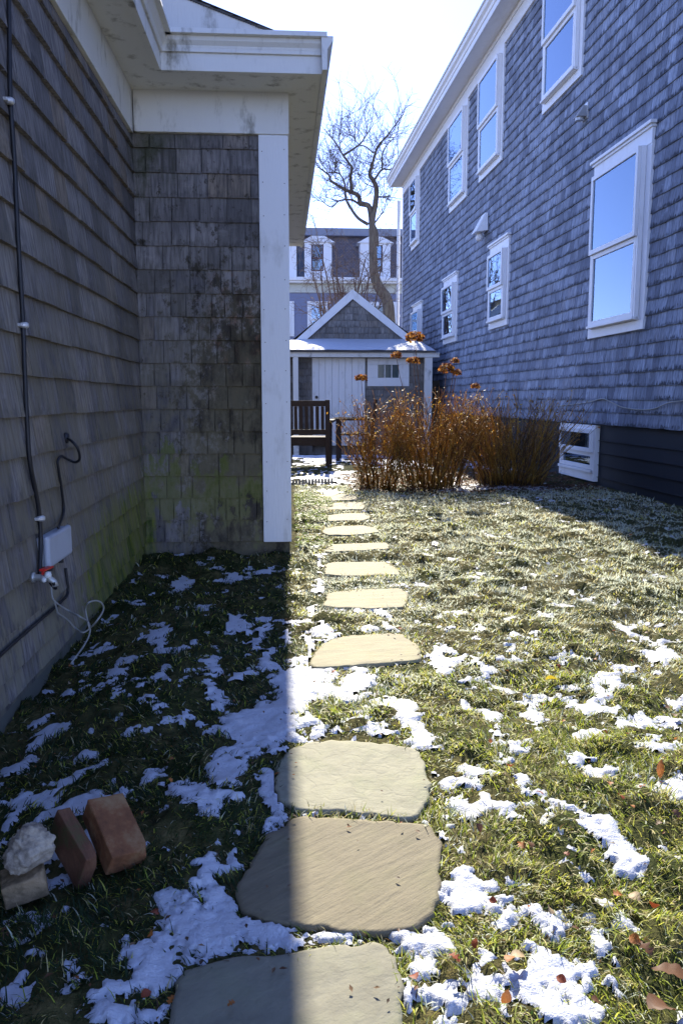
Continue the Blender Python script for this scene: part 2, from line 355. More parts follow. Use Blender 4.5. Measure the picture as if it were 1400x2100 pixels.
M_BARK = m_noisy('bark', [(0.35, (0.07, 0.055, 0.045)), (0.55, (0.17, 0.14, 0.11)), (0.7, (0.22, 0.21, 0.14))], 5, stretch=(3, 3, 0.6))
M_TWIG = m_noisy('twig', [(0.3, (0.17, 0.11, 0.08)), (0.7, (0.32, 0.23, 0.17))], 3)
M_EDGE = m_noisy('edging_stone', [(0.35, (0.3, 0.28, 0.22)), (0.65, (0.6, 0.57, 0.48))], 12)
M_BLUEWALL = m_paint('blue_grey_clapboard', (0.20, 0.22, 0.33), dirt=(0.26, 0.27, 0.34), amt=0.3)
M_CREAM = m_paint('pale_cornice', (0.55, 0.56, 0.50), dirt=(0.35, 0.36, 0.3), amt=0.4)
def m_slate():
    m = mat('mansard_slates', (0.1, 0.06, 0.06), 0.7); t = NT(m); o = t.obj()
    b = t.new('ShaderNodeTexBrick'); t.l.new(t.mapping(o, (1, 1, 1), rot=(R(90), 0, 0)), b.inputs['Vector'])
    b.inputs['Scale'].default_value = 4; b.inputs['Color1'].default_value = (0.2, 0.16, 0.16, 1); b.inputs['Color2'].default_value = (0.13, 0.12, 0.14, 1); b.inputs['Mortar'].default_value = (0.03, 0.025, 0.03, 1)
    t.col(b.outputs[0]); return m
M_SLATE = m_slate()

# ------------------------------------------------------------------ ground heights, stones, snow field
EW = 4.6; LX = -0.85          # end wall depth, left wall X
STB = []
def H(x, y):
    x = np.asarray(x, float); y = np.asarray(y, float)
    h = (fbm(x, y, 1.3, 3, 11) - 0.5) * 0.07 + (fbm(x, y, 7.0, 3, 23) - 0.5) * 0.03
    tuft = np.clip(fbm(x, y, 11.0, 3, 29) - 0.38, 0, 1) * np.where(y > 3.3, 0.095, 0.075)
    m_ = (y < 6) & (y > 0.3)
    if m_.any():
        sf = np.zeros(x.shape); sf[m_] = snow_field(x[m_], y[m_]); tuft = tuft * np.clip(-sf * 2.0 + 0.1, 0, 1)
    h = h + tuft - 0.006
    h = h - 0.08 * np.clip((-0.45 - x) / 0.35, 0, 1) * np.clip((3.9 - y) / 1.4, 0, 1)
    for a, b, c, d in STB:
        r = np.maximum(np.abs(x - a) / c, np.abs(y - b) / d); k = np.clip((1.5 - r) / 0.4, 0, 1); h = h * (1 - k) - 0.003 * k
    return h * np.clip(np.minimum((y - 0.2) / 0.4, (12.9 - y) / 0.5), 0, 1)
def H1(x, y): return float(H(np.array([x]), np.array([y]))[0])
ST = [
 ([(345, 2130), (352, 2075), (367, 2015), (385, 1990), (450, 1968), (560, 1955), (690, 1940), (790, 1932), (812, 1960), (822, 2010), (828, 2090), (828, 2220), (340, 2220)], M_ST_D, 'grey stepping stone cut by the near frame edge, half in shade'),
 ([(482, 1828), (490, 1855), (515, 1880), (590, 1890), (640, 1900), (740, 1910), (850, 1906), (885, 1880), (897, 1850), (902, 1720), (890, 1695), (850, 1688), (700, 1677), (612, 1672), (590, 1685), (545, 1710), (528, 1735), (520, 1770), (488, 1803)], M_ST_A, 'large brown stepping stone with diagonal grain, second from the camera'),
 ([(598, 1655), (572, 1640), (563, 1600), (570, 1560), (592, 1535), (640, 1520), (700, 1517), (800, 1525), (850, 1535), (872, 1560), (881, 1600), (878, 1645), (860, 1674), (820, 1677), (760, 1667), (700, 1662), (640, 1660)], M_ST_B, 'pale flaking stepping stone with a crackled surface'),
 ([(633, 1362), (640, 1345), (655, 1325), (680, 1310), (720, 1303), (800, 1298), (825, 1301), (860, 1325), (864, 1352), (780, 1361), (700, 1366), (645, 1370)], M_ST_C, 'smooth tan stepping stone with one long crack and snow on its left'),
 ([(660, 1242), (668, 1230), (671, 1216), (731, 1209), (817, 1206), (838, 1216), (834, 1232), (826, 1245), (760, 1247), (700, 1247)], M_ST_C, 'tan stepping stone, fifth from the camera, snow at its front edge'),
 ([(665, 1178), (666, 1158), (683, 1152), (789, 1152), (817, 1168), (821, 1178), (731, 1181)], M_ST_C, 'tan stepping stone level with the foot of the corner board, sixth from the camera'),
 ([(665, 1131), (666, 1121), (674, 1116), (789, 1112), (799, 1118), (797, 1125), (731, 1129), (680, 1131)], M_ST_C, 'bright narrow stepping stone, seventh from the camera'),
 ([(659, 1091), (666, 1084), (689, 1079), (743, 1077), (771, 1083), (778, 1091), (731, 1096), (674, 1097)], M_ST_C, 'tan stepping stone, eighth from the camera, beside the green ground cover'),
 ([(656, 1064), (659, 1058), (703, 1053), (743, 1052), (761, 1060), (746, 1067), (674, 1068)], M_ST_C, 'tan stepping stone, ninth from the camera'),
 ([(641, 1039), (649, 1033), (703, 1030), (743, 1030), (749, 1038), (743, 1044), (651, 1045)], M_ST_C, 'tan stepping stone, last but one before the edging'),
 ([(636, 1021), (646, 1015), (703, 1013), (733, 1017), (733, 1025), (646, 1027)], M_ST_C, 'farthest tan stepping stone, just before the edging'),
]
ZT = 0.007
STP = [[on_z(x, y, ZT)[:2] for x, y in s[0]] for s in ST]
for P_ in STP:
    q_ = np.array(P_); STB.append(((q_[:, 0].min() + q_[:, 0].max()) / 2, (q_[:, 1].min() + q_[:, 1].max()) / 2, np.ptp(q_[:, 0]) / 2, np.ptp(q_[:, 1]) / 2))
def inpoly(x, y, poly, grow=0.0):
    c = np.mean(poly, 0); P = np.array(poly); 
    if grow: d = P - c; P = c + d * (1 + grow / np.maximum(np.linalg.norm(d, axis=1, keepdims=True), 1e-6))
    r = np.zeros(len(x), bool); n = len(P)
    for i in range(n):
        x0, y0 = P[i]; x1, y1 = P[(i + 1) % n]
        if y0 == y1: continue
        c_ = ((y0 > y) != (y1 > y)) & (x < (x1 - x0) * (y - y0) / (y1 - y0) + x0); r ^= c_
    return r
def z_list(off, z, L): return [(off[0] + a / z, off[1] + b / z, c / z, d / z) for a, b, c, d in L]
PATCH = z_list((0, 1100), 2.3333, [(890,220,60,25),(1130,180,90,20),(1340,230,25,20),(520,300,30,15),(640,300,40,20),(1260,310,20,25),(980,350,40,20),(1120,420,50,40),(990,460,50,20),(770,500,45,50),(890,545,45,15),(930,500,25,25),(1220,510,25,35),(1290,550,50,10),(1270,610,30,25),(560,570,40,30),(580,615,40,20),(780,650,25,40),(810,695,15,15),(510,490,40,15),(1030,580,30,40),(1030,640,40,40),(1140,680,60,20),(1310,700,40,20),(690,725,35,15),(450,720,40,40),(380,760,60,20),(250,770,40,12),(300,830,80,30),(180,900,50,25),(240,850,60,30),(530,780,35,40),(560,870,30,30),(440,900,70,20),(710,780,40,30),(770,840,60,30),(870,880,50,35),(720,920,70,30),(610,950,40,20),(1050,780,50,60),(1010,730,40,30),(1180,870,90,50),(1250,780,30,60),(1290,840,40,40),(1040,920,80,40),(1140,930,70,50),(1350,900,60,40),(120,1010,70,30),(110,980,60,40),(420,1020,80,20),(460,1075,70,20),(320,1105,60,15),(150,1160,40,15),(30,1240,40,30),(280,1260,60,20),(350,1290,60,25),(450,1245,50,30),(1040,1080,60,60),(1120,1120,60,40),(1070,1180,60,40),(710,1165,25,20),(880,1250,90,40),(940,1300,100,40),(1020,1340,60,25),(1310,1180,50,60),(1290,1240,40,40),(1350,1290,60,40)])
PATCH += z_list((0, 1550), 2.0, [(100,110,50,25),(40,180,30,30),(330,190,90,40),(610,100,25,20),(890,60,60,60),(920,120,50,25),(750,160,80,30),(850,200,50,25),(970,310,45,30),(880,360,60,25),(770,400,50,12),(940,440,110,45),(840,500,60,50),(850,620,150,80),(700,600,60,40),(760,740,120,70),(600,830,70,70),(680,900,80,50),(980,700,80,40),(1090,720,90,60),(1250,750,100,30),(1370,740,60,30),(180,640,45,20),(165,690,35,15),(265,610,25,15),(150,805,70,15),(270,890,35,20),(60,970,40,60),(90,1000,60,30),(380,1010,25,15),(500,1080,80,50),(1110,100,35,50),(1110,180,40,40),(1150,230,50,40),(1090,320,30,40),(1300,235,100,12),(350,380,20,70),(600,380,20,20)])
PATCH += z_list((700, 1450), 2.0, [(280,60,40,50),(60,60,80,40),(150,100,60,30),(330,140,40,30),(620,80,40,50),(800,20,30,20),(1020,110,70,25),(1180,60,50,25),(1380,170,120,25),(1310,180,60,30),(980,250,60,25),(1020,290,60,30),(670,240,40,12),(560,280,50,30),(400,360,50,30),(450,400,60,35),(560,450,70,40),(640,440,40,30),(740,320,30,25),(700,470,40,30),(500,640,40,50),(500,720,60,60),(530,800,60,40),(620,740,30,40),(650,890,60,35),(770,750,30,30),(870,880,60,40),(780,840,50,30),(1050,520,60,40),(1100,500,30,30),(1120,600,34,44),(1160,690,48,34),(1040,880,40,60),(1060,970,50,50),(1090,810,50,20),(1170,900,50,30),(940,610,30,12),(970,710,40,20),(1230,640,40,40),(1000,1080,40,30),(820,1100,65,60),(850,1050,45,32),(790,1180,60,60),(400,1000,60,50),(330,1080,50,40),(370,1160,80,50),(450,1200,80,60),(560,1120,50,50),(620,1180,80,50),(590,1040,60,40),(950,1250,80,60),(870,1280,50,30),(1360,370,60,80),(1390,640,40,60),(1140,1170,30,60),(270,1200,20,40),(230,950,40,25),(300,980,60,20),(40,970,80,15),(1380,330,60,60),(210,10,50,25)])
PATCH += z_list((700, 1000), 2.0, [(1170,570,50,35),(1230,600,40,25),(1300,690,50,25),(1340,660,40,20),(1110,780,60,40),(1080,830,50,20),(1170,720,40,12),(410,720,30,45),(440,670,30,15),(40,830,40,60),(80,790,30,40),(130,870,50,40),(260,900,40,35),(490,870,25,20),(790,900,50,30),(740,830,10,12),(620,930,40,30),(1020,880,60,20),(1170,970,50,30),(1380,865,40,20),(840,530,20,12),(550,720,20,10)])
PATCH += z_list((560, 950), 3.5, [(360,1200,100,40),(450,1235,60,15),(650,1190,90,20),(830,1180,50,40),(780,1080,50,30),(500,1040,40,20),(320,930,50,30),(340,870,40,40),(320,800,20,30),(325,690,25,50),(120,990,20,20),(270,1060,30,30),(270,1320,40,60),(200,1420,70,40),(280,1490,90,40),(120,1150,60,20),(90,1260,30,30),(600,1520,40,60),(700,1550,60,30),(1200,1400,50,70),(1250,1340,60,25),(120,1540,60,40),(420,205,60,22),(330,185,40,8)])
PATCH += [(640, 1490, 40, 24), (690, 1430, 22, 14), (630, 1400, 35, 28), (745, 1400, 25, 40), (840, 1470, 30, 35), (600, 1430, 40, 60), (560, 1480, 40, 40),
          (690, 975, 60, 12), (640, 985, 60, 8), (640, 940, 60, 12), (700, 935, 50, 12), (960, 995, 50, 6), (1060, 998, 70, 4), (940, 1000, 40, 5), (930, 985, 20, 8), (1100, 1003, 50, 3), (620, 925, 40, 8), (820, 955, 60, 14), (760, 930, 50, 12), (1000, 960, 40, 12)]
SP = []
for cx, cy, rx, ry in PATCH:
    c = on_z(cx, cy); a = on_z(cx, cy - ry); b = on_z(cx, cy + ry); l = on_z(cx - rx, cy)
    SP.append((c[0], (a[1] + b[1]) / 2, abs(c[0] - l[0]), abs(a[1] - b[1]) / 2))
def snow_field(x, y):
    M = np.zeros(len(x))
    for cx, cy, rx, ry in SP:
        ang = 1.35
        m = (np.abs(x - cx) < rx * 2.2) & (np.abs(y - cy) < ry * 2.2)
        if not m.any(): continue
        r2 = ((x[m] - cx) / (rx * ang)) ** 2 + ((y[m] - cy) / (ry * ang)) ** 2
        M[m] = np.maximum(M[m], 0.0) + np.exp(-r2 * 1.6) * (1 - M[m].clip(0, 1) * 0.6)
    n = fbm(x, y, 9, 4, 41); n2 = fbm(x, y, 42, 3, 51)
    M = M + 0.05 * np.clip((3.6 - y) / 0.8, 0, 1)
    f = M - 0.45 + (n - 0.5) * 2.0 + (n2 - 0.5) * 2.0 + (fbm(x, y, 120, 2, 57) - 0.5) * 0.8
    
    for P in STP: f = np.where(inpoly(x, y, P, 0.0), -1, f)
    return f

# ------------------------------------------------------------------ the setting: ground sheets
g = MB(); g.add([(-900, -300, -0.15), (900, -300, -0.15), (900, 1500, -0.15), (-900, 1500, -0.15)], [(0, 1, 2, 3)])
tag(g.build('ground', M_FAR), kind='structure')
xs = np.concatenate([np.arange(-0.86, 3.7, 0.03)]); ys = np.concatenate([np.arange(0.3, 13.0, 0.03)])
GX, GY = np.meshgrid(xs, ys); x = GX.ravel(); y = GY.ravel(); z = H(x, y)
edge = np.clip(np.minimum(y - 0.3, 12.95 - y) / 0.3, 0, 1); z = z * edge - 0.146 * (1 - edge)
nx, ny = len(xs), len(ys); i = np.arange((ny - 1) * (nx - 1)); r_, c_ = i // (nx - 1), i % (nx - 1); b0 = r_ * nx + c_
q = np.stack([b0, b0 + 1, b0 + nx + 1, b0 + nx], 1)
tag(np_mesh('lawn', np.stack([x, y, z], 1), q.ravel(), np.full(len(q), 4), M_SOIL, smooth=True), kind='structure')

# snow lying in the grass
rows = 0.75 * np.exp(np.arange(0, math.log(13 / 0.75), 0.0042)); cols = np.arange(-0.95, 1.15, 0.0042)
SX, SY = np.meshgrid(cols, rows); SX = SX * SY; x = SX.ravel(); y = SY.ravel()
ok = (x > LX) & (x < 3.5) & ~((y > EW) & (x < 0.03) & (y < 8.7))
f = np.full(len(x), -1.0); f[ok] = snow_field(x[ok], y[ok])
t = np.clip(f / 0.5, -1, 1); zs = H(x, y) - 0.001 + 0.010 * np.where(t > 0, np.clip(t * 1.3, 0, 1), t) + (fbm(x, y, 30, 4, 71) - 0.5) * 0.014
ny, nx = len(rows), len(cols); i = np.arange((ny - 1) * (nx - 1)); r_, c_ = i // (nx - 1), i % (nx - 1); b0 = r_ * nx + c_
q = np.stack([b0, b0 + 1, b0 + nx + 1, b0 + nx], 1); q = q[(f[q] > -0.22).all(1)]
u, inv = np.unique(q, return_inverse=True)
tag(np_mesh('snow_patches', np.stack([x, y, zs], 1)[u], inv.ravel(), np.full(len(q), 4), M_SNOW, smooth=True), 'thin patches of melting snow lying in the grass', 'snow', kind='stuff')

# grass
BR = [on_z(235, 1735), on_z(150, 1750), on_z(60, 1790)]
def grass_field(rects, seed):
    rng = np.random.default_rng(seed); X = []; Y = []
    for y0, y1, dens in rects:
        x0, x1 = LX, 3.45; 
        x1 = min(3.45, y1 * 0.62 + 0.35)
        n = int((x1 - x0) * (y1 - y0) * dens); X.append(rng.uniform(x0, x1, n)); Y.append(rng.uniform(y0, y1, n))
    X = np.concatenate(X); Y = np.concatenate(Y)
    cl = fbm(X, Y, 14, 3, 5); keep = rng.random(len(X)) < np.clip(0.35 + (cl - 0.35) * 3.2, 0.25, 1)
    keep &= X < RW0 - Y * RWT - 0.03
    keep &= ~((Y > EW - 0.02) & (X < 0.04))
    keep &= ~((Y > 8.0) & (X > 0.62) & (rng.random(len(X)) > 0.06)) & ~((Y > 8.5) & (rng.random(len(X)) > 0.03))
    s = snow_field(X, Y); keep &= rng.random(len(X)) < np.clip(1.0 - s * 1.15, 0.24, 1)
    for P in STP: keep &= ~inpoly(X, Y, P, -0.006)
    for b in BR: keep &= (X - b[0]) ** 2 + (Y - b[1]) ** 2 > 0.05 ** 2
    return X[keep], Y[keep], s[keep], rng
bands = [(0.7, 1.4, 60000), (1.4, 2.0, 45000), (2.0, 2.8, 28000), (2.8, 4.0, 16000), (4.0, 5.6, 8500), (5.6, 8.8, 4500), (8.8, 9.8, 600)]
X, Y, SN, rng = grass_field(bands, 3); n = len(X)
dist = np.clip(Y, 1, 9)
clump = fbm(X, Y, 6.5, 3, 91); L = rng.uniform(0.008, 0.025, n) * (0.4 + clump * 1.15) * np.clip(1.1 - 0.5 * SN, 0.7, 1.25) * (1 + 0.06 * dist)
W = rng.uniform(0.0006, 0.0012, n) * (0.7 + 0.40 * dist)
lean_n = fbm(X, Y, 5.0, 2, 33) * 9.0; A = lean_n + rng.normal(0, 1.1, n); LE = rng.uniform(0.4, 1.6, n)
Z = H(X, Y) - 0.003
dx, dy = np.cos(A), np.sin(A); px_, py_ = -dy, dx
sp_ = rng.uniform(-1, 1, n); px_ = px_ * np.cos(sp_) - py_ * np.sin(sp_); py_ = py_ * np.cos(sp_) + px_ * np.sin(sp_)
def ring(tt, ww):
    lx = L * tt * np.sin(LE * (0.45 + 0.75 * tt)); lz = L * tt * np.cos(LE * (0.45 + 0.75 * tt)); lz = np.maximum(lz, 0.002)
    cx = X + dx * lx; cy = Y + dy * lx; cz = Z + lz
    return np.stack([cx - px_ * W * ww, cy - py_ * W * ww, cz], 1), np.stack([cx + px_ * W * ww, cy + py_ * W * ww, cz], 1)
a0, a1 = ring(0.0, 1.0); b0_, b1_ = ring(0.55, 0.85); c0_, _ = ring(1.0, 0.0)
V = np.stack([a0, a1, b0_, b1_, c0_], 1).reshape(-1, 3)
o = np.arange(n)[:, None] * 5; fl = np.concatenate([np.concatenate([o + 0, o + 1, o + 3, o + 2], 1), np.concatenate([o + 2, o + 3, o + 4], 1)], 1).ravel()
cnt = np.tile([4, 3], n)
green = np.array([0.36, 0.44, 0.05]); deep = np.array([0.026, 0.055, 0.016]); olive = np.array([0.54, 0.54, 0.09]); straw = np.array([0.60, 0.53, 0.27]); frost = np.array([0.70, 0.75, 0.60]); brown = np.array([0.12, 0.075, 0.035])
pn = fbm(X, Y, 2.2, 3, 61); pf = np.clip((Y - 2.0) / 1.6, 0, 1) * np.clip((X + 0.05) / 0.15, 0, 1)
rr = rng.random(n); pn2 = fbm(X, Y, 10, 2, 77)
pfrost = 0.05 + 0.62 * pf * (0.5 + pn2); shade_k = np.where((X < 0) & (Y < 4.6), 0.22, 1.0); pfrost = (pfrost + 0.16 * (np.abs(SN) < 0.35)) * shade_k; pstraw = pfrost + shade_k * (0.13 + 0.26 * np.clip((pn - 0.42) * 4, 0, 1) * (0.4 + pf)) ; pol = pstraw + 0.42 * pn2 * np.where(X > 0, 1, 0.15) + 0.03; pbr = pol + 0.05  # fewer pale blades where the wing's shadow falls: shade put into the colour
col = np.where((rr < pfrost)[:, None], frost, np.where((rr < pstraw)[:, None], straw, np.where((rr < pol)[:, None], olive, np.where((rr < pbr)[:, None], brown, np.where((rng.random(n) < np.where((X > 0) | (Y > 4.6), 0.72, 0.06))[:, None], green, deep)))))  # nearly all remaining blades dark there, painting the wing's shade into the grass
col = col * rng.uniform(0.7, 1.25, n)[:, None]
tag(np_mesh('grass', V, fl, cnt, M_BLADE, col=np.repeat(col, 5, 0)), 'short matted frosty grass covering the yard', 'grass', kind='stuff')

# ------------------------------------------------------------------ stepping stones
def stepping_stone(poly, m, label, idx):
    P = []
    for (xa, ya), (xb, yb) in zip(poly, poly[1:] + poly[:1]):
        m_ = max(2, int(math.hypot(xb - xa, yb - ya) / 0.012)); P += [Vector((xa + (xb - xa) * k / m_, ya + (yb - ya) * k / m_, 0)) for k in range(m_)]
    for _ in range(1): P = [(P[i - 1] + P[i] * 2 + P[(i + 1) % len(P)]) / 4 for i in range(len(P))]
    c = sum(P, Vector()) / len(P); n = len(P)
    P = [p + (p - c).normalized() * ((fbm(np.array([p.x]), np.array([p.y]), 40, 2, idx)[0] - 0.5) * 0.02) for p in P]
    rings = [(1.004, -0.03), (1.0, ZT - 0.004), (0.992, ZT - 0.0005), (0.95, ZT), (0.75, ZT), (0.5, ZT), (0.25, ZT)]
    vs = []
    for s, z in rings:
        for p in P:
            q_ = c + (p - c) * s; hz = (float(fbm(np.array([q_.x]), np.array([q_.y]), 14, 3, idx + 9)[0]) - 0.5) * 0.006 if s < 0.99 else 0
            vs.append(Vector((q_.x, q_.y, z + hz)) - Vector((c.x, c.y, 0)))
    vs.append(Vector((0, 0, ZT))); k = len(vs) - 1
    fs = [(r * n + i, r * n + (i + 1) % n, (r + 1) * n + (i + 1) % n, (r + 1) * n + i) for r in range(len(rings) - 1) for i in range(n)]
    fs += [((len(rings) - 1) * n + i, (len(rings) - 1) * n + (i + 1) % n, k) for i in range(n)]
    mb = MB(); mb.add(vs, fs); o = mb.build('stepping_stone', m, smooth=True); o.location = (c.x, c.y, 0)
    o.rotation_euler = (0, 0, 0)
    return tag(o, label, 'stepping stone', 'stepping stones of the garden path')
for i, (poly, m, lab) in enumerate(ST): stepping_stone(STP[i], m, lab, i)

# ------------------------------------------------------------------ shingled walls
def shingles(mb, pl, u0, u1, z0, z1, ex, holes=(), wmin=0.07, wmax=0.2, thick=0.012, jit=0.002, uvf=None, clip=None, seed=1):
    rg = random.Random(seed); k = 0; z = z0
    while z < z1 - 0.01:
        zt = min(z + ex, z1); iv = [(u0, u1)]
        if clip:
            c = clip(z, zt)
            if c is None: z += ex; continue
            iv = [c]
        for a, b, c, d in holes:
            if c < zt - 0.002 and d > z + 0.002:
                nv = []
                for s, e in iv:
                    if b <= s or a >= e: nv.append((s, e))
                    else:
                        if a > s: nv.append((s, a))
                        if b < e: nv.append((b, e))
                iv = nv
        for s, e in iv:
            u = s - rg.uniform(0, 0.05) if s == u0 else s
            while u < e - 0.004:
                wd = rg.uniform(wmin, wmax); ue = min(u + wd, e); us = max(u, s)
                if e - ue < 0.03: ue = e
                gap = 0.0015 + rg.random() ** 2 * 0.004; zb = z + rg.uniform(-jit, jit); ob = thick + rg.uniform(0, 0.006); sk = rg.uniform(-jit, jit) * 0.7
                zz = zt + 0.01 if zt < z1 else zt
                P = [pl(us + gap, zb, -0.004), pl(ue - gap, zb + sk, -0.004), pl(ue - gap, zb + sk, ob), pl(us + gap, zb, ob), pl(us + gap, zz, -0.004), pl(ue - gap, zz, -0.004), pl(ue - gap, zz, 0.003), pl(us + gap, zz, 0.003)]
                r = rg.random()
                fs = [(0, 1, 2, 3), (4, 7, 6, 5), (0, 4, 5, 1), (1, 5, 6, 2), (3, 2, 6, 7), (3, 7, 4, 0)]
                h = [(0.5, 0.9)] * 4; mb.add(P, fs, r, [h, h, h, h, [(0, 0), (1, 0), (1, 1), (0, 1)], h]); u = ue
        z += ex; k += 1
def backing(mb, pl, u0, u1, z0, z1, holes, o0=-0.05, o1=0.0):
    us = sorted({u0, u1} | {q for h in holes for q in h[:2] if u0 < q < u1}); zs = sorted({z0, z1} | {q for h in holes for q in h[2:] if z0 < q < z1})
    for a, b in zip(us, us[1:]):
        for c, d in zip(zs, zs[1:]):
            m = ((a + b) / 2, (c + d) / 2)
            if any(h[0] < m[0] < h[1] and h[2] < m[1] < h[3] for h in holes): continue
            vs = [pl(a, c, o1), pl(b, c, o1), pl(b, d, o1), pl(a, d, o1)]; mb.add(vs, [(0, 1, 2, 3)], 0.1)
def window(parent, pl, u0, u1, z0, z1, cw=0.10, header=False, curtain=None, mt=M_WHITE2, label=None, sill=True, out=0.035, sashes=2, proud=0.075):
    w_ = MB(); e = 0.0
    zt = z1 - (0.16 if header else cw)
    w_.pbox(pl, u0, u0 + cw, z0 + 0.09, zt, -0.06, out); w_.pbox(pl, u1 - cw, u1, z0 + 0.09, zt, -0.06, out)
    w_.pbox(pl, u0 - e, u1 + e, zt, z1, -0.06, out + 0.003)
    w_.pbox(pl, u0 - 0.0, u1 + 0.0, z0, z0 + 0.09, -0.06, out + 0.002)
    # inner stop bead around the opening
    for a, b in ((u0 + cw, u0 + cw + 0.015), (u1 - cw - 0.015, u1 - cw)): w_.pbox(pl, a, b, z0 + 0.09, zt, -0.08, -0.004)
    w_.pbox(pl, u0 + cw + 0.015, u1 - cw - 0.015, zt - 0.015, zt, -0.08, -0.004)
    win = w_.build('window', mt, parent, bevel=0.003)
    if header:
        h = MB(); h.pbox(pl, u0 - 0.035, u1 + 0.035, z1, z1 + 0.03, -0.02, out + 0.04); h.pbox(pl, u0 - 0.015, u1 + 0.015, z1 - 0.025, z1 - 0.001, -0.02, out + 0.02); h.build('head_cap', mt, win, bevel=0.003)
    s = MB(); s.pbox(pl, u0 + cw - 0.02, u1 - cw + 0.02, z0 + 0.092, z0 + 0.122, -0.07, out + 0.03); s.build('sill', mt, win, bevel=0.003)
    a, b = u0 + cw + 0.015, u1 - cw - 0.015; c, d = z0 + 0.122, zt - 0.015; m = (c + d) / 2; r = 0.045
    def sash(a, b, c, d, o, r):
        q = MB(); q.pbox(pl, a, a + r, c, d, o - 0.03, o); q.pbox(pl, b - r, b, c, d, o - 0.03, o); q.pbox(pl, a + r, b - r, c, c + r, o - 0.03, o); q.pbox(pl, a + r, b - r, d - r, d, o - 0.03, o)
        so = q.build('sash', mt, win, bevel=0.002)
        p = MB(); p.pbox(pl, a + r - 0.004, b - r + 0.004, c + r - 0.004, d - r + 0.004, o - 0.018, o - 0.014); p.build('pane', M_GLASS, win)
    if sashes == 2: sash(a - 0.02, b + 0.02, m - 0.02, d + 0.02, out + proud, r); sash(a, b, c, m - 0.021, out + proud - 0.028, r)
    else: sash(a, b, c, d, out + proud, r * 0.9)
    q = MB()
    for e0, e1 in ((a - 0.035, a - 0.006), (b + 0.006, b + 0.035)): q.pbox(pl, e0, e1, c, d + 0.02, out + 0.002, out + proud - 0.03)
    q.pbox(pl, a - 0.035, b + 0.035, c - 0.025, c, out + 0.004, out + proud - 0.01); q.build('storm_frame', mt, win, bevel=0.002)
    k = MB(); D = 0.5; A, B, C, E = a, b, c, d
    k.add([pl(A, C, -0.08), pl(B, C, -0.08), pl(B, E, -0.08), pl(A, E, -0.08), pl(A, C, -D), pl(B, C, -D), pl(B, E, -D), pl(A, E, -D)], [(4, 5, 6, 7), (0, 1, 5, 4), (3, 2, 6, 7), (0, 3, 7, 4), (1, 2, 6, 5)])
    k.build('room_behind', M_DARKROOM, win)
    if curtain:
        q = MB(); n = 40; vs = []; lo, hi = (c, d) if curtain == 'full' else (c, m)
        for i in range(n + 1):
            uu = a + (b - a) * i / n; oo = -0.13 + 0.014 * math.sin(i * 1.35) + 0.008 * math.sin(i * 0.6)
            vs += [pl(uu, lo, oo), pl(uu, hi, oo)]
        q.add(vs, [(2 * i, 2 * i + 2, 2 * i + 3, 2 * i + 1) for i in range(n)]); q.build('curtain', M_CURTAIN, win, smooth=True)
    if label: win['label'] = label
    return (a, b, c, d)

# ================================================================== LEFT HOUSE
LH = empty('shingled_house', (0, 0, 0), 0, 'dark weathered shingled house with white cornice and corner board on the left', 'house')
pl_left = lambda u, z, o: (LX + o, u, z)
pl_end = lambda u, z, o: (u, EW - o, z)
zb = on_y(420, 1110, EW)[2]; ztop = on_y(420, 276, EW)[2]; exl = (ztop - zb) / 17.6
cbl = on_y(541, 1105, EW)[0]; cbr = on_y(598, 1105, EW)[0]
print('END', zb, ztop, exl, cbl, cbr, on_y(298, 1110, EW))
mb = MB(); backing(mb, pl_end, LX, cbr - 0.01, -0.05, ztop + 0.3, []); backing(mb, pl_left, -1.2, EW, -0.02, ztop + 0.3, [])
shingles(mb, pl_end, LX + 0.012, cbl + 0.002, zb, ztop, exl, wmin=0.06, wmax=0.17, seed=5)
shingles(mb, pl_left, -1.2, EW - 0.0, zb - exl * 0.6, zb + exl * 0.02, exl * 0.62, wmin=0.10, wmax=0.24, thick=0.012, seed=66)
shingles(mb, pl_left, -1.2, EW - 0.0, zb, ztop, exl, wmin=0.10, wmax=0.24, thick=0.018, seed=6)
mb.build('shingle_wall', M_SH_L, LH)
# side wall of the projecting wing, seen edge on
WE = 8.75
mb = MB(); pl_side = lambda u, z, o: (cbr - 0.03 + o, u, z)
backing(mb, pl_side, EW, WE, -0.05, ztop + 0.3, []); shingles(mb, pl_side, EW + 0.13, WE, zb, ztop, exl, seed=8)
mb.add([(cbr - 0.03, WE, -0.05), (LX - 3, WE, -0.05), (LX - 3, WE, 2.9), (cbr - 0.03, WE, 2.9)], [(0, 1, 2, 3)])
mb.build('side_wall', M_SH_L, LH)
mb = MB(); mb.pbox(pl_end, cbl, cbr, zb - 0.005, ztop, -0.05, 0.022); mb.box(cbr - 0.05, cbr - 0.004, EW + 0.051, EW + 0.13, zb - 0.005, ztop)
mb.build('corner_board', M_WHITE, LH, bevel=0.003)
mb = MB(); mb.pbox(pl_end, LX + 0.01, cbr - 0.03, -0.08, zb + 0.03, -0.05, -0.004); mb.box(cbr - 0.08, cbr - 0.035, EW + 0.051, WE, -0.08, zb)
mb.build('foundation', M_FOUNDMOSS, LH)
mb = MB(); mb.pbox(pl_left, -1.2, EW - 0.05, -0.3, zb - exl * 0.6 + 0.01, -0.05, -0.003); mb.build('foundation', M_FOUND, LH)
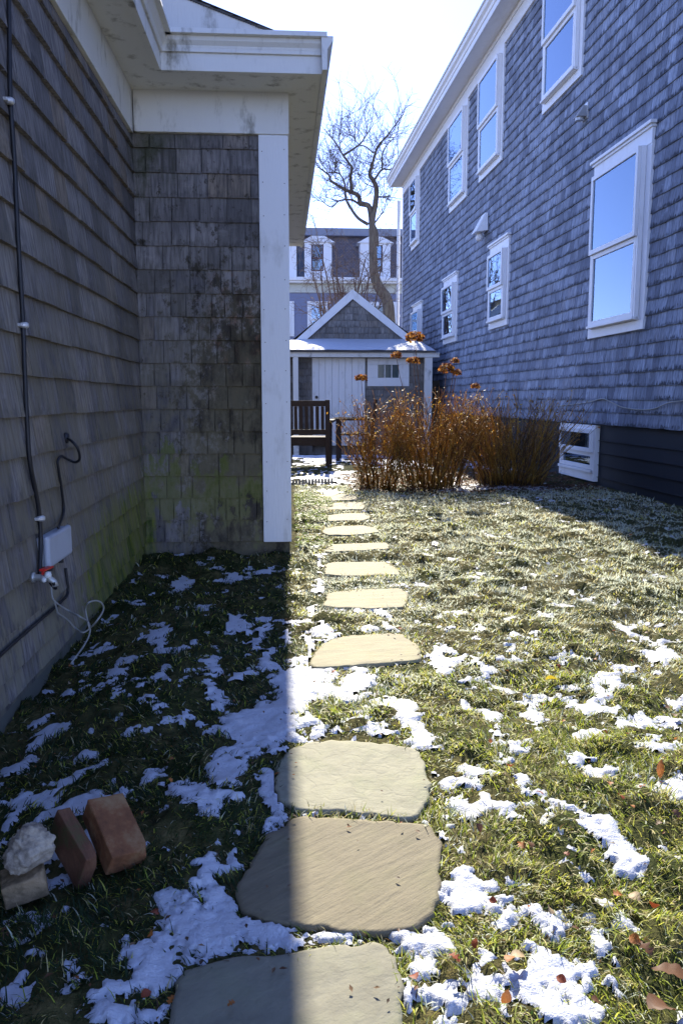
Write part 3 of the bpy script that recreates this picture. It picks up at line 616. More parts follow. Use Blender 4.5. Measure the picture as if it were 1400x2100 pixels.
# frieze boards
SOF = 2.70
mb = MB(); mb.pbox(pl_end, LX + 0.028, cbr + 0.004, ztop, SOF - 0.03, -0.02, 0.032); mb.pbox(pl_left, -1.2, EW - 0.033, ztop - 0.01, SOF - 0.03, -0.02, 0.026)
mb.pbox(pl_end, LX + 0.05, cbr + 0.012, SOF - 0.03, SOF + 0.0, -0.02, 0.05); mb.pbox(pl_left, -1.2, EW - 0.052, SOF - 0.03, SOF + 0.0, -0.02, 0.05)
mb.box(cbr - 0.02, cbr + 0.0, EW + 0.03, WE, ztop, SOF)
mb.build('frieze_board', M_WHITE_OLD, LH, bevel=0.003)
CF = 4.28                      # front face of the cornice
xl = on_y(330, 148, CF)[0]; zf = on_y(500, 148, CF)[2]; zf2 = on_y(500, 106, CF)[2]; zc = on_y(660, 72, CF - 0.06)[2]
xr = on_y(660, 148, CF)[0]; xr2 = on_y(683, 75, CF - 0.06)[0]
EYB = 8.9; xrb = on_y(626, 470, EYB)[0]
print('CORN', xl, zf, zf2, zc, xr, xr2, xrb, on_y(626, 470, EYB))
SZ = zf + 0.012
def eave(y): return xr2 + (xrb - xr2) * (y - CF) / (EYB - CF)
mb = MB()                       # soffits
mb.add([(LX, -1.2, SZ), (xl - 0.02, -1.2, SZ), (xl - 0.02, CF + 0.02, SZ), (xr, CF + 0.02, SZ), (eave(EYB) - 0.02, EYB, SZ), (cbr - 0.03, EYB, SZ), (cbr - 0.03, EW, SZ), (LX, EW, SZ)], [(0, 1, 2, 7), (7, 2, 3, 6), (6, 3, 4, 5)])
mb.build('soffit', M_WHITE_OLD, LH)
mb = MB()                       # fascia + crown: front, left run, right run
def crown(t): return [(0, 0), (0.012, 0), (0.014, 0.012), (0.03, 0.03), (0.036, 0.055), (0.058, 0.075), (0.062, zc - zf2 - 0.012), (0.0, zc - zf2 - 0.012)]
mb.box(xl, xr, CF, CF + 0.03, zf, zf2); mb.box(xl, xr + 0.012, CF - 0.014, CF + 0.0, zf2 - 0.012, zf2 + 0.006)
mb.prism(lambda X: [(X, CF - a, zf2 + 0.006 + b) for a, b in crown(0)], xl - 0.0, xr2 - 0.03)
mb.prism(lambda Y: [(xl + 0.0 + a, Y, zf2 + 0.006 + b) for a, b in crown(0)], -1.2, CF - 0.02)
mb.box(xl - 0.03, xl - 0.001, -1.2, CF, zf, zf2)
mb.box(xl, xl + 0.012, -1.2, CF - 0.015, zf2 - 0.012, zf2 + 0.004)
mb.prism(lambda Y: [(eave(Y) - 0.055 , Y, zf), (eave(Y) - 0.03, Y, zf), (eave(Y) - 0.028, Y, zf2), (eave(Y) + 0.0, Y, zc - 0.02), (eave(Y), Y, zc), (eave(Y) - 0.06, Y, zc)], CF - 0.055, EYB)
mb.build('cornice', M_WHITE_OLD, LH, bevel=0.002)
mb = MB()
rgn = random.Random(41)
for k in range(13): 
    zz = zb + 0.12 + k * (ztop - zb - 0.2) / 12
    for xx in (cbl + 0.022, cbr - 0.022): mb.lathe([(0.0028, 0.0), (0.0028, 0.001)], Matrix.Translation((xx + rgn.uniform(-.003, .003), EW - 0.0222, zz + rgn.uniform(-.01, .01))) @ Matrix.Rotation(R(90), 4, 'X'), 8)
nh = mb.build('nail_heads', mat('rusty_nail', (0.16, 0.12, 0.09), 0.8), LH); nh['kind'] = 'stuff'
# low pediment board with ragged roof edge, and roofs
mb = MB(); PY = CF + 0.06
x0 = on_y(634, 68, PY)[0]; z0_ = zc - 0.01; x1 = on_y(425, 14, PY)[0]; z1_ = on_y(425, 14, PY)[2]; sl = (z1_ - z0_) / (x0 - x1) - 0.0
xf = LX - 2.6
mb.add([(x0, PY, z0_), (xl - 0.02, PY, z0_), (xl - 0.02, PY, z0_ + sl * (x0 - xl + 0.02)), (x0, PY + .02, z0_), (xl - 0.02, PY + .02, z0_), (xl - 0.02, PY + .02, z0_ + sl * (x0 - xl + 0.02))], [(0, 1, 2), (3, 5, 4), (0, 2, 5, 3), (1, 4, 5, 2), (0, 3, 4, 1)])
mb.build('gable_board', M_WHITE_OLD, LH)
mb = MB()
z2 = z0_ + sl * (x0 - xf)
mb.add([(xr2 - 0.02, CF - 0.04, zc + 0.002), (xrb - 0.02, EYB, zc + 0.002), (xf, EYB, z2 + 0.05), (xf, PY, z2 + 0.05), (x0 + 0.01, PY, z0_ + 0.012), (xl, CF - 0.03, zc + 0.002), (xl, PY, zc + 0.001)], [(0, 1, 2, 3, 4), (0, 4, 6, 5)])
rg = random.Random(3)
n = 60
for i in range(n):
    a = x0 + (xl - x0) * i / n; b = x0 + (xl - x0) * (i + 1) / n; zz = z0_ + sl * (x0 - a)
    mb.box(b, a, PY - 0.006 - rg.random() * 0.004, PY + 0.3, zz - 0.001 + rg.random() * 0.002, zz + 0.006 + rg.random() * 0.006)
mb.add([(xl + 0.05, -1.2, zc + 0.004), (xl + 0.05, PY, zc + 0.004), (LX - 2.5, PY, zc + 2.4), (LX - 2.5, -1.2, zc + 2.4)], [(0, 1, 2, 3)])
mb.build('roof', M_LEAD, LH)
mb = MB()                       # dark chimney standing on the wing roof
cx = on_y(415, 5, 7.3)[0]; c0_ = on_y(347, 5, 7.0)[0]; mb.box(c0_, cx, 7.0, 7.3, 3.0, 5.0); mb.box(c0_ - 0.04, cx + 0.04, 6.96, 7.34, 5.001, 5.1); ch_ = mb.build('chimney', m_noisy('sooty_brick', [(0.35, (0.04, 0.03, 0.035)), (0.65, (0.09, 0.06, 0.06))], 12, rough=1.0), LH, bevel=0.01)

# ================================================================== RIGHT HOUSE
RH = empty('shingled_house', (RW0, 0, 0), RWA, 'tall blue grey shingled house with white windows on the right', 'house')
pl_r = lambda u, z, o: (-o, u, z)
def rect(tl, tr, bl, br, dz=0):
    us = sorted([on_rw(*bl)[0], on_rw(*br)[0]]); 
    za = (on_rw(*tl)[1] + on_rw(*tr)[1]) / 2 if tl else None; zb_ = (on_rw(*bl)[1] + on_rw(*br)[1]) / 2
    return us[0], us[1], zb_, za
zsh = (on_rw(1400, 878)[1] + on_rw(1150, 868)[1]) / 2; zfr = (on_rw(1036, 80)[1] + on_rw(830, 400)[1]) / 2
UC = on_rw(827, 500)[0]; UN = 1.5
print('RIGHT', zsh, zfr, UC, on_rw(1036, 80), on_rw(830, 400))
zfr = on_rw(862, 350)[1]
WR = {}
WR['A'] = rect((1218, 345), (1338, 258), (1210, 695), (1324, 675))
WR['B'] = rect((1003, 512), (1045, 484), (1005, 677), (1043, 666))
WR['C'] = rect((911, 578), (938, 561), (911, 708), (938, 699))
WR['D'] = rect((847, 632), (866, 618), (848, 735), (866, 731))
for k, a, b in (('1', (1116, 231), (1197, 147)), ('2', (985, 378), (1032, 328)), ('3', (924, 442), (959, 405)), ('4', (845, 517), (861, 498))):
    q = rect(None, None, a, b); WR[k] = (q[0], q[1], q[2], zfr)
for k in WR: print(k, [round(v, 2) for v in WR[k]])
zb2 = np.mean([WR[k][2] for k in '1234']); 
for k in '1234': WR[k] = (WR[k][0], WR[k][1], zb2 * 0.5 + WR[k][2] * 0.5, zfr)
holes = []
cfg = {'A': (0.115, True, 'half', 'large ground floor window with a curtained lower sash'), 'B': (0.10, True, None, 'small ground floor window with dark lower sash'), 'C': (0.10, True, 'full', 'small ground floor window with bright glass'), 'D': (0.10, True, None, 'farthest ground floor window'),
       '1': (0.11, False, 'full', 'nearest upper window, cut by the top of the photo'), '2': (0.10, False, None, 'second upper window from the camera'), '3': (0.10, False, None, 'third upper window from the camera'), '4': (0.10, False, None, 'farthest upper window')}
for k, (u0, u1, z0, z1) in WR.items():
    cw, hd, cu, lab = cfg[k]
    holes.append(window(RH, pl_r, u0, u1, z0, z1, cw, hd, cu, label=lab))
bw = (on_rw(1222, 900)[0], on_rw(1150, 900)[0], on_rw(1186, 988)[1], on_rw(1186, 870)[1]); print('BW', bw)
bw = (bw[0], bw[1], 0.03, zsh - 0.012)
holes_sh = holes
mb = MB(); backing(mb, pl_r, UN, UC, zsh, zfr + 0.5, holes)
shingles(mb, pl_r, UN, UC - 0.02, zsh, zfr, 0.128, holes, wmin=0.07, wmax=0.19, thick=0.014, jit=0.003, seed=21)
mb.add([(0, UC, -0.1), (7, UC, -0.1), (7, UC, zfr + 0.4), (0, UC, zfr + 0.4)], [(0, 1, 2, 3)]); mb.add([(0, UN, -0.1), (7, UN, -0.1), (7, UN, zfr + 0.4), (0, UN, zfr + 0.4)], [(0, 1, 2, 3)])
mb.add([(7, UN, -0.1), (7, UC, -0.1), (7, UC, zfr + 0.4), (7, UN, zfr + 0.4)], [(0, 1, 2, 3)])
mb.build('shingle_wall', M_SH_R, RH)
bh = window(RH, pl_r, bw[0], bw[1], bw[2], bw[3], 0.05, False, None, out=0.015, proud=0.03, label='basement window with white frame set in the dark foundation', sashes=2)
pl_f = lambda u, z, o: (0.035 - o, u, z)
mb = MB(); backing(mb, pl_f, UN, UC, -0.3, zsh + 0.02, [(bw[0] + 0.05, bw[1] - 0.05, bw[2] + 0.08, bw[3] - 0.04)])
for k in range(5):
    z = 0.08 + k * 0.13
    if z < zsh - 0.05: mb.box(0.018, 0.033, UN, bw[0] - 0.005, z, z + 0.004); mb.box(0.018, 0.033, bw[1] + 0.005, UC, z, z + 0.004)
mb.build('foundation', M_NAVY, RH)
mb = MB(); OV = 0.30
mb.box(-0.035, 0.02, UN, UC + 0.02, zfr, zfr + 0.24); mb.box(-0.055, -0.036, UN, UC + 0.02, zfr + 0.17, zfr + 0.24)
mb.build('frieze_board', M_WHITE2, RH, bevel=0.004)
ze = zfr + 0.24
mb = MB(); mb.box(-OV, 0.0, UN, UC + 0.25, ze, ze + 0.02); mb.build('soffit', M_WHITE2, RH)
mb = MB(); cp = [(-OV, ze - 0.02), (-OV - 0.02, ze - 0.02), (-OV - 0.022, ze + 0.06), (-OV - 0.035, ze + 0.065), (-OV - 0.05, ze + 0.10), (-OV - 0.085, ze + 0.13), (-OV - 0.10, ze + 0.175), (-OV - 0.12, ze + 0.18), (-OV - 0.12, ze + 0.21), (-OV, ze + 0.21)]
mb.prism(lambda Y: [(a, Y, b) for a, b in cp], UN, UC + 0.30); mb.build('gutter', M_WHITE2, RH, bevel=0.002)
mb = MB(); mb.add([(-OV - 0.05, UN, ze + 0.212), (-OV - 0.05, UC + 0.3, ze + 0.212), (3.5, UC + 0.3, ze + 2.7), (3.5, UN, ze + 2.7), (7.3, UC + 0.3, ze + 0.2), (7.3, UN, ze + 0.2)], [(0, 1, 2, 3), (3, 2, 4, 5), (1, 4, 2), (0, 3, 5)]); mb.build('roof', M_LEAD, RH)
mb = MB(); mb.box(-0.03, 0.07, UC - 0.012, UC + 0.03, zsh, zfr - 0.001); mb.build('corner_board', M_WHITE2, RH, bevel=0.003)
mb = MB(); mb.tube([(-0.10, UC + 0.16, 0.1), (-0.10, UC + 0.16, zfr - 0.5), (-0.1, UC + 0.16, zfr - 0.1)], 0.045, 10)
for z in (1.2, 3.0, 4.8): mb.lathe([(0.052, 0), (0.056, 0.01), (0.052, 0.06)], Matrix.Translation((-0.10, UC + 0.16, z)), 12)
mb.build('downspout', M_WHITE2, RH)

def wall_world(u, z, o):        # local right-house coords -> world
    x, y = -o, u; return (RW0 + x * math.cos(RWA) - y * math.sin(RWA), x * math.sin(RWA) + y * math.cos(RWA), z)
# wall fittings of the right house
u, z = on_rw(1193, 232, 0.05)
v = empty('wall_vent', wall_world(u, z, 0.02), RWA, 'small grey hooded vent on shingles below the nearest upper window', 'vent')
mb = MB(); mb.add([(0, -0.07, -0.05), (0, 0.07, -0.05), (-0.11, 0.06, -0.05), (-0.11, -0.06, -0.05), (0, -0.05, 0.07), (0, 0.05, 0.07), (-0.03, 0.04, 0.07), (-0.03, -0.04, 0.07)], [(0, 1, 2, 3), (4, 7, 6, 5), (0, 4, 5, 1), (1, 5, 6, 2), (2, 6, 7, 3), (3, 7, 4, 0)])
mb.build('hood', m_paint('vent_grey', (0.3, 0.31, 0.33)), v, bevel=0.006)
mb = MB(); mb.lathe([(0.045, 0), (0.045, -0.03), (0.03, -0.03)], Matrix.Translation((-0.06, 0, -0.05)), 14); mb.box(-0.005, 0.01, -0.08, 0.08, -0.07, 0.09); mb.build('collar', M_CLIP, v)
u, z = on_rw(985, 462, 0.1)
v = empty('flood_light', wall_world(u, z, 0.02), RWA, 'pale hooded light fixture between upper and lower windows', 'light fixture')
mb = MB(); mb.add([(0, -0.16, -0.1), (0, 0.16, -0.1), (-0.2, 0.14, -0.13), (-0.2, -0.14, -0.13), (0, -0.12, 0.17), (0, 0.12, 0.17), (-0.04, 0.1, 0.17), (-0.04, -0.1, 0.17)], [(0, 1, 2, 3), (4, 7, 6, 5), (0, 4, 5, 1), (1, 5, 6, 2), (2, 6, 7, 3), (3, 7, 4, 0)]); mb.build('hood', M_WHITE2, v, bevel=0.008)
mb = MB(); mb.lathe([(0.02, 0.04), (0.045, 0.02), (0.06, -0.03), (0.055, -0.06), (0.03, -0.085)], Matrix.Translation((-0.09, 0.02, -0.15)), 14); mb.build('lamp_head', M_WHITE2, v, smooth=True)
pts = [(1140, 833), (1200, 826), (1232, 818), (1250, 824), (1275, 835), (1310, 840), (1340, 838), (1370, 826), (1400, 822), (1440, 815)]
P = []
for a, b in pts: uu, zz = on_rw(a, b, 0.03); P.append(wall_world(uu, zz, 0.028))
mb = MB(); mb.tube(smooth_path(P, 5), 0.006, 6); tag(mb.build('cable', M_CORD, smooth=True), 'pale cord sagging along the shingles above the dark foundation', 'cable')

# ================================================================== LEFT WALL FITTINGS
def lw(px, py, o=0.025): return on_x(px, py, LX + o)
P = [lw(18, -60), lw(20, 100), lw(22, 207), lw(30, 330), lw(36, 460), lw(43, 580), lw(48, 667), lw(52, 780), lw(57, 880), lw(62, 950), lw(74, 1010), lw(82, 1063), lw(84, 1120), lw(82, 1180, 0.03)]
cb = empty('cable', P[-1], 0, 'black cable clipped up the left wall from the tap to the eave', 'cable')
off = Vector(P[-1]); mb = MB(); mb.tube([Vector(p) - off for p in smooth_path(P, 5)], 0.0075, 8); mb.build('wire', M_BLACK, cb, smooth=True)
for a, b in ((18, 207), (48, 667), (82, 1063)):
    p = Vector(lw(a, b)) - off; mb = MB()
    mb.lathe([(0.009, -0.009), (0.014, -0.005), (0.014, 0.005), (0.009, 0.009)], Matrix.Translation(p + Vector((0.004, 0, 0))), 12); mb.box(p.x - 0.012, p.x + 0.004, p.y - 0.022, p.y + 0.03, p.z - 0.005, p.z + 0.005)
    mb.build('clip', M_CLIP, cb, bevel=0.002)
P = [lw(120, 1082, 0.05), lw(131, 1050), lw(128, 1010), lw(121, 965), lw(119, 945), lw(127, 936), lw(140, 942), lw(155, 948, 0.05), lw(164, 940, 0.07), lw(160, 920, 0.07), lw(148, 905, 0.05), lw(136, 898, 0.02)]
mb = MB(); mb.tube(smooth_path(P, 6), 0.005, 8); p = Vector(P[-1]); mb.lathe([(0.006, -0.02), (0.012, -0.01), (0.012, 0.015), (0.004, 0.02)], Matrix.Translation(p), 10)
tag(mb.build('cable', M_BLACK, smooth=True), 'thin black cable looping from a hole in the left wall down to the grey box', 'cable')
P = [lw(135, 1165, 0.02), lw(139, 1195), lw(139, 1218), lw(125, 1235), lw(108, 1250, 0.02), lw(85, 1270, 0.02), lw(50, 1300, 0.02), lw(0, 1345, 0.02), lw(-90, 1430, 0.02)]
mb = MB(); mb.tube(smooth_path(P, 5), 0.0055, 8); tag(mb.build('cable', M_BLACK, smooth=True), 'black cable leaving the grey box and running low along the left wall', 'cable')
# utility box (front face turned to +X)
A = on_x(88, 1100, LX + 0.03); B = on_x(152, 1150, LX + 0.09)
bx0 = on_x(92, 1110, LX + 0.07); y0 = on_x(101, 1110, LX + 0.05)[1]; y1 = on_x(148, 1090, LX + 0.05)[1]; z1 = on_x(93, 1106, LX + 0.05)[2]; z0 = on_x(97, 1172, LX + 0.05)[2]
print('BOX', y0, y1, z0, z1)
bo = empty('utility_box', (LX, (y0 + y1) / 2, z0), 0, 'grey plastic utility box on the mossy left wall', 'utility box')
hw = (y1 - y0) / 2; hz = (z1 - z0)
mb = MB(); mb.box(0.006, 0.028, -hw + 0.006, hw - 0.006, 0.006, hz - 0.004); mb.box(0.0, 0.007, -hw * 0.6, hw * 0.6, 0.03, hz - 0.03); mb.build('case', M_BOX, bo, bevel=0.006)
mb = MB(); mb.box(0.028, 0.05, -hw, hw, 0, hz); mb.build('lid', M_BOX, bo, bevel=0.009)
for k, r_ in ((-0.5, 0.012), (0.5, 0.010)): mb = MB(); mb.tube([(0.025, hw * k, 0.01), (0.025, hw * k, -0.02)], r_, 10); mb.build('gland', M_BLACK, bo)
# outdoor tap with red handle
p = lw(84, 1184, 0.05); tp = empty('garden_tap', p, 0, 'outdoor tap with a red handle below the grey box', 'tap')
mb = MB(); mb.tube([(-0.05, 0, 0), (0.0, 0, 0), (0.035, 0, -0.004), (0.055, 0, -0.02), (0.06, 0, -0.04)], [0.013, 0.014, 0.013, 0.013, 0.014], 12); mb.lathe([(0.022, -0.006), (0.022, 0.006)], Matrix.Translation((-0.03, 0, 0)) @ Matrix.Rotation(R(90), 4, 'Y'), 12)
mb.tube([(0.02, -0.05, 0.0), (0.02, 0.0, 0.0)], 0.011, 10); mb.build('spout', M_BRASS, tp, smooth=True)
mb = MB(); mb.tube([(0.01, 0, 0.01), (0.012, 0, 0.035)], 0.007, 8)
mb.hexa([(0.0, -0.02, 0.030), (0.03, -0.02, 0.030), (0.035, 0.075, 0.026), (0.008, 0.078, 0.026), (0.0, -0.02, 0.040), (0.03, -0.02, 0.040), (0.035, 0.075, 0.034), (0.008, 0.078, 0.034)]); mb.build('handle', M_RED, tp, bevel=0.004)
mb = MB(); Mx = Matrix.Translation((0.035, -0.012, 0.012)); mb.lathe([(0.004, -0.015), (0.012, -0.011), (0.015, 0), (0.012, 0.011), (0.004, 0.015)], Mx, 14)
M_CAP = mat('white_cap', (0.75, 0.75, 0.72), 0.4); mb.build('valve_cap', M_CAP, tp, smooth=True)
mb = MB(); mb.lathe([(0.004, -0.01), (0.010, -0.005), (0.010, 0.005), (0.004, 0.01)], Matrix.Translation((0.03, -0.055, 0.0)), 12); mb.build('end_cap', M_CAP, tp, smooth=True)
P = [Vector((0.055, -0.01, -0.02)) + Vector(p), Vector((0.06, 0.0, -0.045)) + Vector(p), Vector((0.05, 0.02, -0.05)) + Vector(p), Vector((0.03, 0.03, -0.03)) + Vector(p)]
mb = MB(); mb.tube([q - Vector(p) for q in smooth_path(P, 4)], 0.008, 8); mb.build('hose_stub', M_BLACK, tp, smooth=True); tp.scale = (0.75,) * 3
# loose grey cord
def lg(px, py, z): 
    a = on_x(px, py, LX + 0.06); b = on_z(px, py, z); return b if b[0] > LX + 0.02 else a
P = [lw(103, 1160, 0.03), lw(106, 1210, 0.03), lw(112, 1232, 0.04), lw(140, 1252, 0.06), lg(165, 1265, 0.16), lg(183, 1278, 0.1), lg(184, 1300, 0.06), lg(172, 1325, 0.04), lg(150, 1355, 0.03), lg(146, 1362, 0.02)]
cd = empty('cord', P[0], 0, 'loose grey cord dangling in loops from the left wall to the grass', 'cord'); off = Vector(P[0])
mb = MB(); mb.tube([Vector(q) - off for q in smooth_path(P, 6)], 0.0032, 8); mb.build('strand', M_CORD, cd, smooth=True)
P = [lw(112, 1232, 0.04), lw(117, 1250, 0.04), lw(120, 1258, 0.04), lw(140, 1272, 0.05), lg(155, 1288, 0.08), lg(170, 1297, 0.08), lg(183, 1290, 0.08), lg(200, 1272, 0.12), lg(212, 1252, 0.14), lg(210, 1238, 0.17), lg(198, 1232, 0.19), lg(182, 1236, 0.2), lg(176, 1250, 0.16), lg(184, 1290, 0.09)]
mb = MB(); mb.tube([Vector(q) - off for q in smooth_path(P, 6)], 0.0032, 8); mb.build('strand', M_CORD, cd, smooth=True)

# ================================================================== BRICKS AND ROCK
def brick(name, L, W_, T, loc, rot, m, label, cat, seed):
    rg = random.Random(seed); bm = bmesh.new(); bmesh.ops.create_cube(bm, size=1)
    for v_ in bm.verts: v_.co.x *= W_; v_.co.y *= L; v_.co.z *= T
    bmesh.ops.subdivide_edges(bm, edges=bm.edges[:], cuts=7, use_grid_fill=True)
    for v_ in bm.verts:
        s = 0.004; v_.co += Vector((rg.uniform(-s, s), rg.uniform(-s, s), rg.uniform(-s, s))) * 0.16
        c = Vector((W_ / 2, -L / 2, T / 2)); d = (v_.co - c).length
        if d < 0.02: v_.co += (Vector() - v_.co).normalized() * (0.02 - d) * 0.5
    me = bpy.data.meshes.new(name); bm.to_mesh(me); bm.free(); me.materials.append(m)
    o = bpy.data.objects.new(name, me); COL.objects.link(o); o.location = loc; o.rotation_euler = rot; b_ = o.modifiers.new('bevel', 'BEVEL'); b_.width = 0.003; b_.segments = 2; b_.limit_method = 'ANGLE'; b_.angle_limit = R(50)
    return tag(o, label, cat, 'old bricks lying in the shaded grass')
c = on_z(236, 1712, 0.05); brick('brick', 0.145, 0.076, 0.05, (c[0], c[1], 0.055), (R(25), R(8), R(36)), M_BRICK1, 'wide flat orange brick lying tilted in the shaded grass', 'brick', 1)
c = on_z(150, 1733, 0.05); brick('brick', 0.135, 0.028, 0.075, (c[0], c[1], 0.045), (R(22), R(8), R(42)), M_BRICK2, 'narrow mossy purple brick standing on edge beside the orange one', 'brick', 2)
c = on_z(50, 1800, 0.03); brick('paving_block', 0.06, 0.075, 0.045, (c[0], c[1], 0.02), (R(4), R(-8), R(20)), M_TANSTONE, 'broken tan block lying under the pale rock', 'brick', 3)
bm = bmesh.new(); bmesh.ops.create_icosphere(bm, subdivisions=5, radius=1)
rg = random.Random(4); pls = [(Vector((rg.gauss(0, 1), rg.gauss(0, 1), rg.gauss(0, 1) * 0.8)).normalized(), rg.uniform(0.62, 0.9)) for _ in range(16)]
for v_ in bm.verts:
    k = 1.0
    for nrm, d in pls:
        dd = v_.co.normalized().dot(nrm)
        if dd > 0: k = min(k, d / dd)
    q_ = v_.co.normalized() * k
    nn = fbm(np.array([q_.x * 1.3 + q_.z * 2.1 + 5]), np.array([q_.y * 1.7 - q_.z * 1.3 + 5]), 3, 4, 3)[0] - 0.5
    q_ *= 1 + nn * 0.45; v_.co = Vector((q_.x * 0.05, q_.y * 0.046, q_.z * 0.046))
me = bpy.data.meshes.new('rock'); bm.to_mesh(me); bm.free(); me.materials.append(M_ROCK); me.polygons.foreach_set('use_smooth', [True] * len(me.polygons))
o = bpy.data.objects.new('rock', me); COL.objects.link(o); c = on_z(58, 1750, 0.07); o.location = (c[0], c[1], 0.075); o.rotation_euler = (R(12), R(-10), R(30)); tag(o, 'pale knobbly rock resting on a tan block at the left edge', 'rock')

# ================================================================== SHED
SY = 15.5
def sy(px, py, dy=0): return on_y(px, py, SY + dy)
SX0 = sy(598, 800)[0] - 0.25; SX1 = sy(880, 800)[0]; SZE = sy(740, 722)[2]
SH = empty('garden_shed', ((SX0 + SX1) / 2, SY, 0), 0, 'small shingled garden shed with white door and snowy lean-to roof', 'shed'); so = Vector(SH.location)
pl_s = lambda u, z, o: (u - so.x, -o + 0.0, z)
ds0, ds1 = sy(640, 800)[0], sy(748, 800)[0]; dtop = sy(700, 734)[2]
wx0, wx1, wz1, wz0 = sy(753, 760)[0], sy(838, 760)[0], sy(800, 735)[2], sy(800, 792)[2]
mb = MB(); hl = [(ds0, ds1, -0.1, dtop), (wx0 + 0.1, wx1 - 0.1, wz0 + 0.1, wz1 - 0.1)]
backing(mb, pl_s, SX0, SX1, -0.2, SZE, hl); shingles(mb, pl_s, SX0, SX1, 0.05, SZE - 0.02, 0.13, hl, seed=31)
mb.box(SX0 - so.x, SX1 - so.x, 0.06, 2.2, -0.2, SZE); mb.build('shingle_wall', M_SH_S, SH)
mb = MB(); n = 8
for i in range(n):
    a = ds0 + (ds1 - ds0) * i / n; b = ds0 + (ds1 - ds0) * (i + 1) / n; mb.pbox(pl_s, a + 0.002, b - 0.002, 0.02, dtop, -0.02, 0.03)
d = mb.build('door', M_WHITE, SH, bevel=0.003)
mb = MB(); mb.lathe([(0.02, 0), (0.02, 0.03), (0.03, 0.045), (0.02, 0.06)], Matrix.Translation((ds0 + 0.08 - so.x, -0.03, 0.95)) @ Matrix.Rotation(R(90), 4, 'X'), 10); mb.build('knob', M_BLACK, d)
mb = MB(); r0 = [(wx0, wx1, wz0, wz0 + 0.16), (wx0, wx1, wz1 - 0.12, wz1), (wx0, wx0 + 0.2, wz0 + 0.161, wz1 - 0.121), (wx1 - 0.2, wx1, wz0 + 0.161, wz1 - 0.121)]
for a in r0: mb.pbox(pl_s, *a, -0.02, 0.035)
wn = mb.build('window', M_WHITE, SH, bevel=0.003)
a, b, c, d = wx0 + 0.2, wx1 - 0.2, wz0 + 0.16, wz1 - 0.12
mb = MB(); mb.pbox(pl_s, a, b, c, d, -0.01, -0.004); mb.build('pane', mat('dull_glass', (0.02, 0.05, 0.06), 0.12, 0.4), wn)
mb = MB(); 
for k in range(1, 3): u = a + (b - a) * k / 3; mb.pbox(pl_s, u - 0.008, u + 0.008, c, d, -0.004, 0.008)
mb.build('muntin', M_WHITE, wn)
mb = MB(); mb.pbox(pl_s, a, b, c, d, -0.05, -0.04); mb.build('room_behind', M_DARKROOM, wn)
for xx, w0 in ((sy(866, 800)[0], 0.14), (SX0 + 0.02, 0.14), (sy(601, 800)[0], 0.10)):
    mb = MB(); mb.box(xx - so.x, xx + w0 - so.x, -0.26, -0.14, -0.2, SZE - 0.11); mb.build('porch_post', M_WHITE_OLD, SH, bevel=0.004)
mb = MB(); mb.box(SX0 - 0.1 - so.x, SX1 + 0.14 - so.x, -0.28, -0.12, SZE - 0.109, SZE - 0.02); mb.build('beam', M_WHITE_OLD, SH, bevel=0.004)
zp = sy(740, 700, 0.9)[2]; xe0 = SX0 - 0.15 - so.x; xe1 = SX1 + 0.05 - so.x
gx0, gx1 = sy(607, 695, 0.9)[0] - so.x, sy(850, 695, 0.9)[0] - so.x; gz = sy(722, 597, 0.9)[2]; gxm = sy(722, 597, 0.9)[0] - so.x
mb = MB(); mb.hexa([(xe0, -0.34, SZE - 0.02), (xe1, -0.34, SZE - 0.02), (gx1 + 0.08, 0.9, zp - 0.02), (gx0 - 0.12, 0.9, zp - 0.02), (xe0, -0.34, SZE + 0.01), (xe1, -0.34, SZE + 0.01), (gx1 + 0.08, 0.9, zp + 0.01), (gx0 - 0.12, 0.9, zp + 0.01)])
mb.add([(xe0, -0.34, SZE), (xe0, 2.2, SZE), (gx0, 2.2, zp), (gx0 - 0.12, 0.9, zp)], [(0, 1, 2, 3)]); mb.add([(xe1, -0.34, SZE), (xe1, 2.2, SZE), (gx1, 2.2, zp), (gx1 + 0.08, 0.9, zp)], [(0, 1, 2, 3)])
mb.add([(gx0 - .1, 0.86, zp), (gxm, 0.86, gz + 0.0), (gxm, 2.5, gz + 0.0), (gx0 - .1, 2.5, zp)], [(0, 1, 2, 3)]); mb.add([(gx1 + .1, 0.86, zp), (gxm, 0.86, gz), (gxm, 2.5, gz), (gx1 + .1, 2.5, zp)], [(0, 1, 2, 3)])
rf = mb.build('roof', M_LEAD, SH)
mb = MB(); n = 60; vs = []
for j in range(13):
    t_ = j / 12
    for i in range(n + 1):
        s_ = i / n; xa = xe0 + (gx0 - 0.12 - xe0) * t_; xb = xe1 + (gx1 + 0.08 - xe1) * t_; yy = -0.33 + 1.22 * t_; zz = SZE + (zp - SZE) * t_
        e = min(s_, 1 - s_) * 12; ed = min(1, e) * min(1, t_ * 8 + 0.25)
        vs.append((xa + (xb - xa) * s_, yy - 0.01, zz + 0.012 + 0.035 * ed + 0.012 * (vnoise(s_ * 14, t_ * 4, 3) - 0.5)))
mb.add(vs, [(j * (n + 1) + i, j * (n + 1) + i + 1, (j + 1) * (n + 1) + i + 1, (j + 1) * (n + 1) + i) for j in range(12) for i in range(n)])
tag(mb.build('roof_snow', M_SNOW, rf, smooth=True), 'snow on the lean-to roof')
mb = MB()
def gclip(z, zt):
    h = (zt - zp) / (gz - zp)
    if h >= 0.97: return None
    return (gx0 + (gxm - gx0) * h + so.x, gx1 + (gxm - gx1) * h + so.x)
shingles(mb, lambda u, z, o: (u - so.x, 0.9 - o, z), 0, 0, zp + 0.02, gz - 0.05, 0.13, (), seed=33, clip=gclip)
mb.add([(gx0, 0.905, zp), (gx1, 0.905, zp), (gxm, 0.905, gz - 0.04)], [(0, 1, 2)]); mb.build('gable_wall', M_SH_S, SH)
mb = MB()
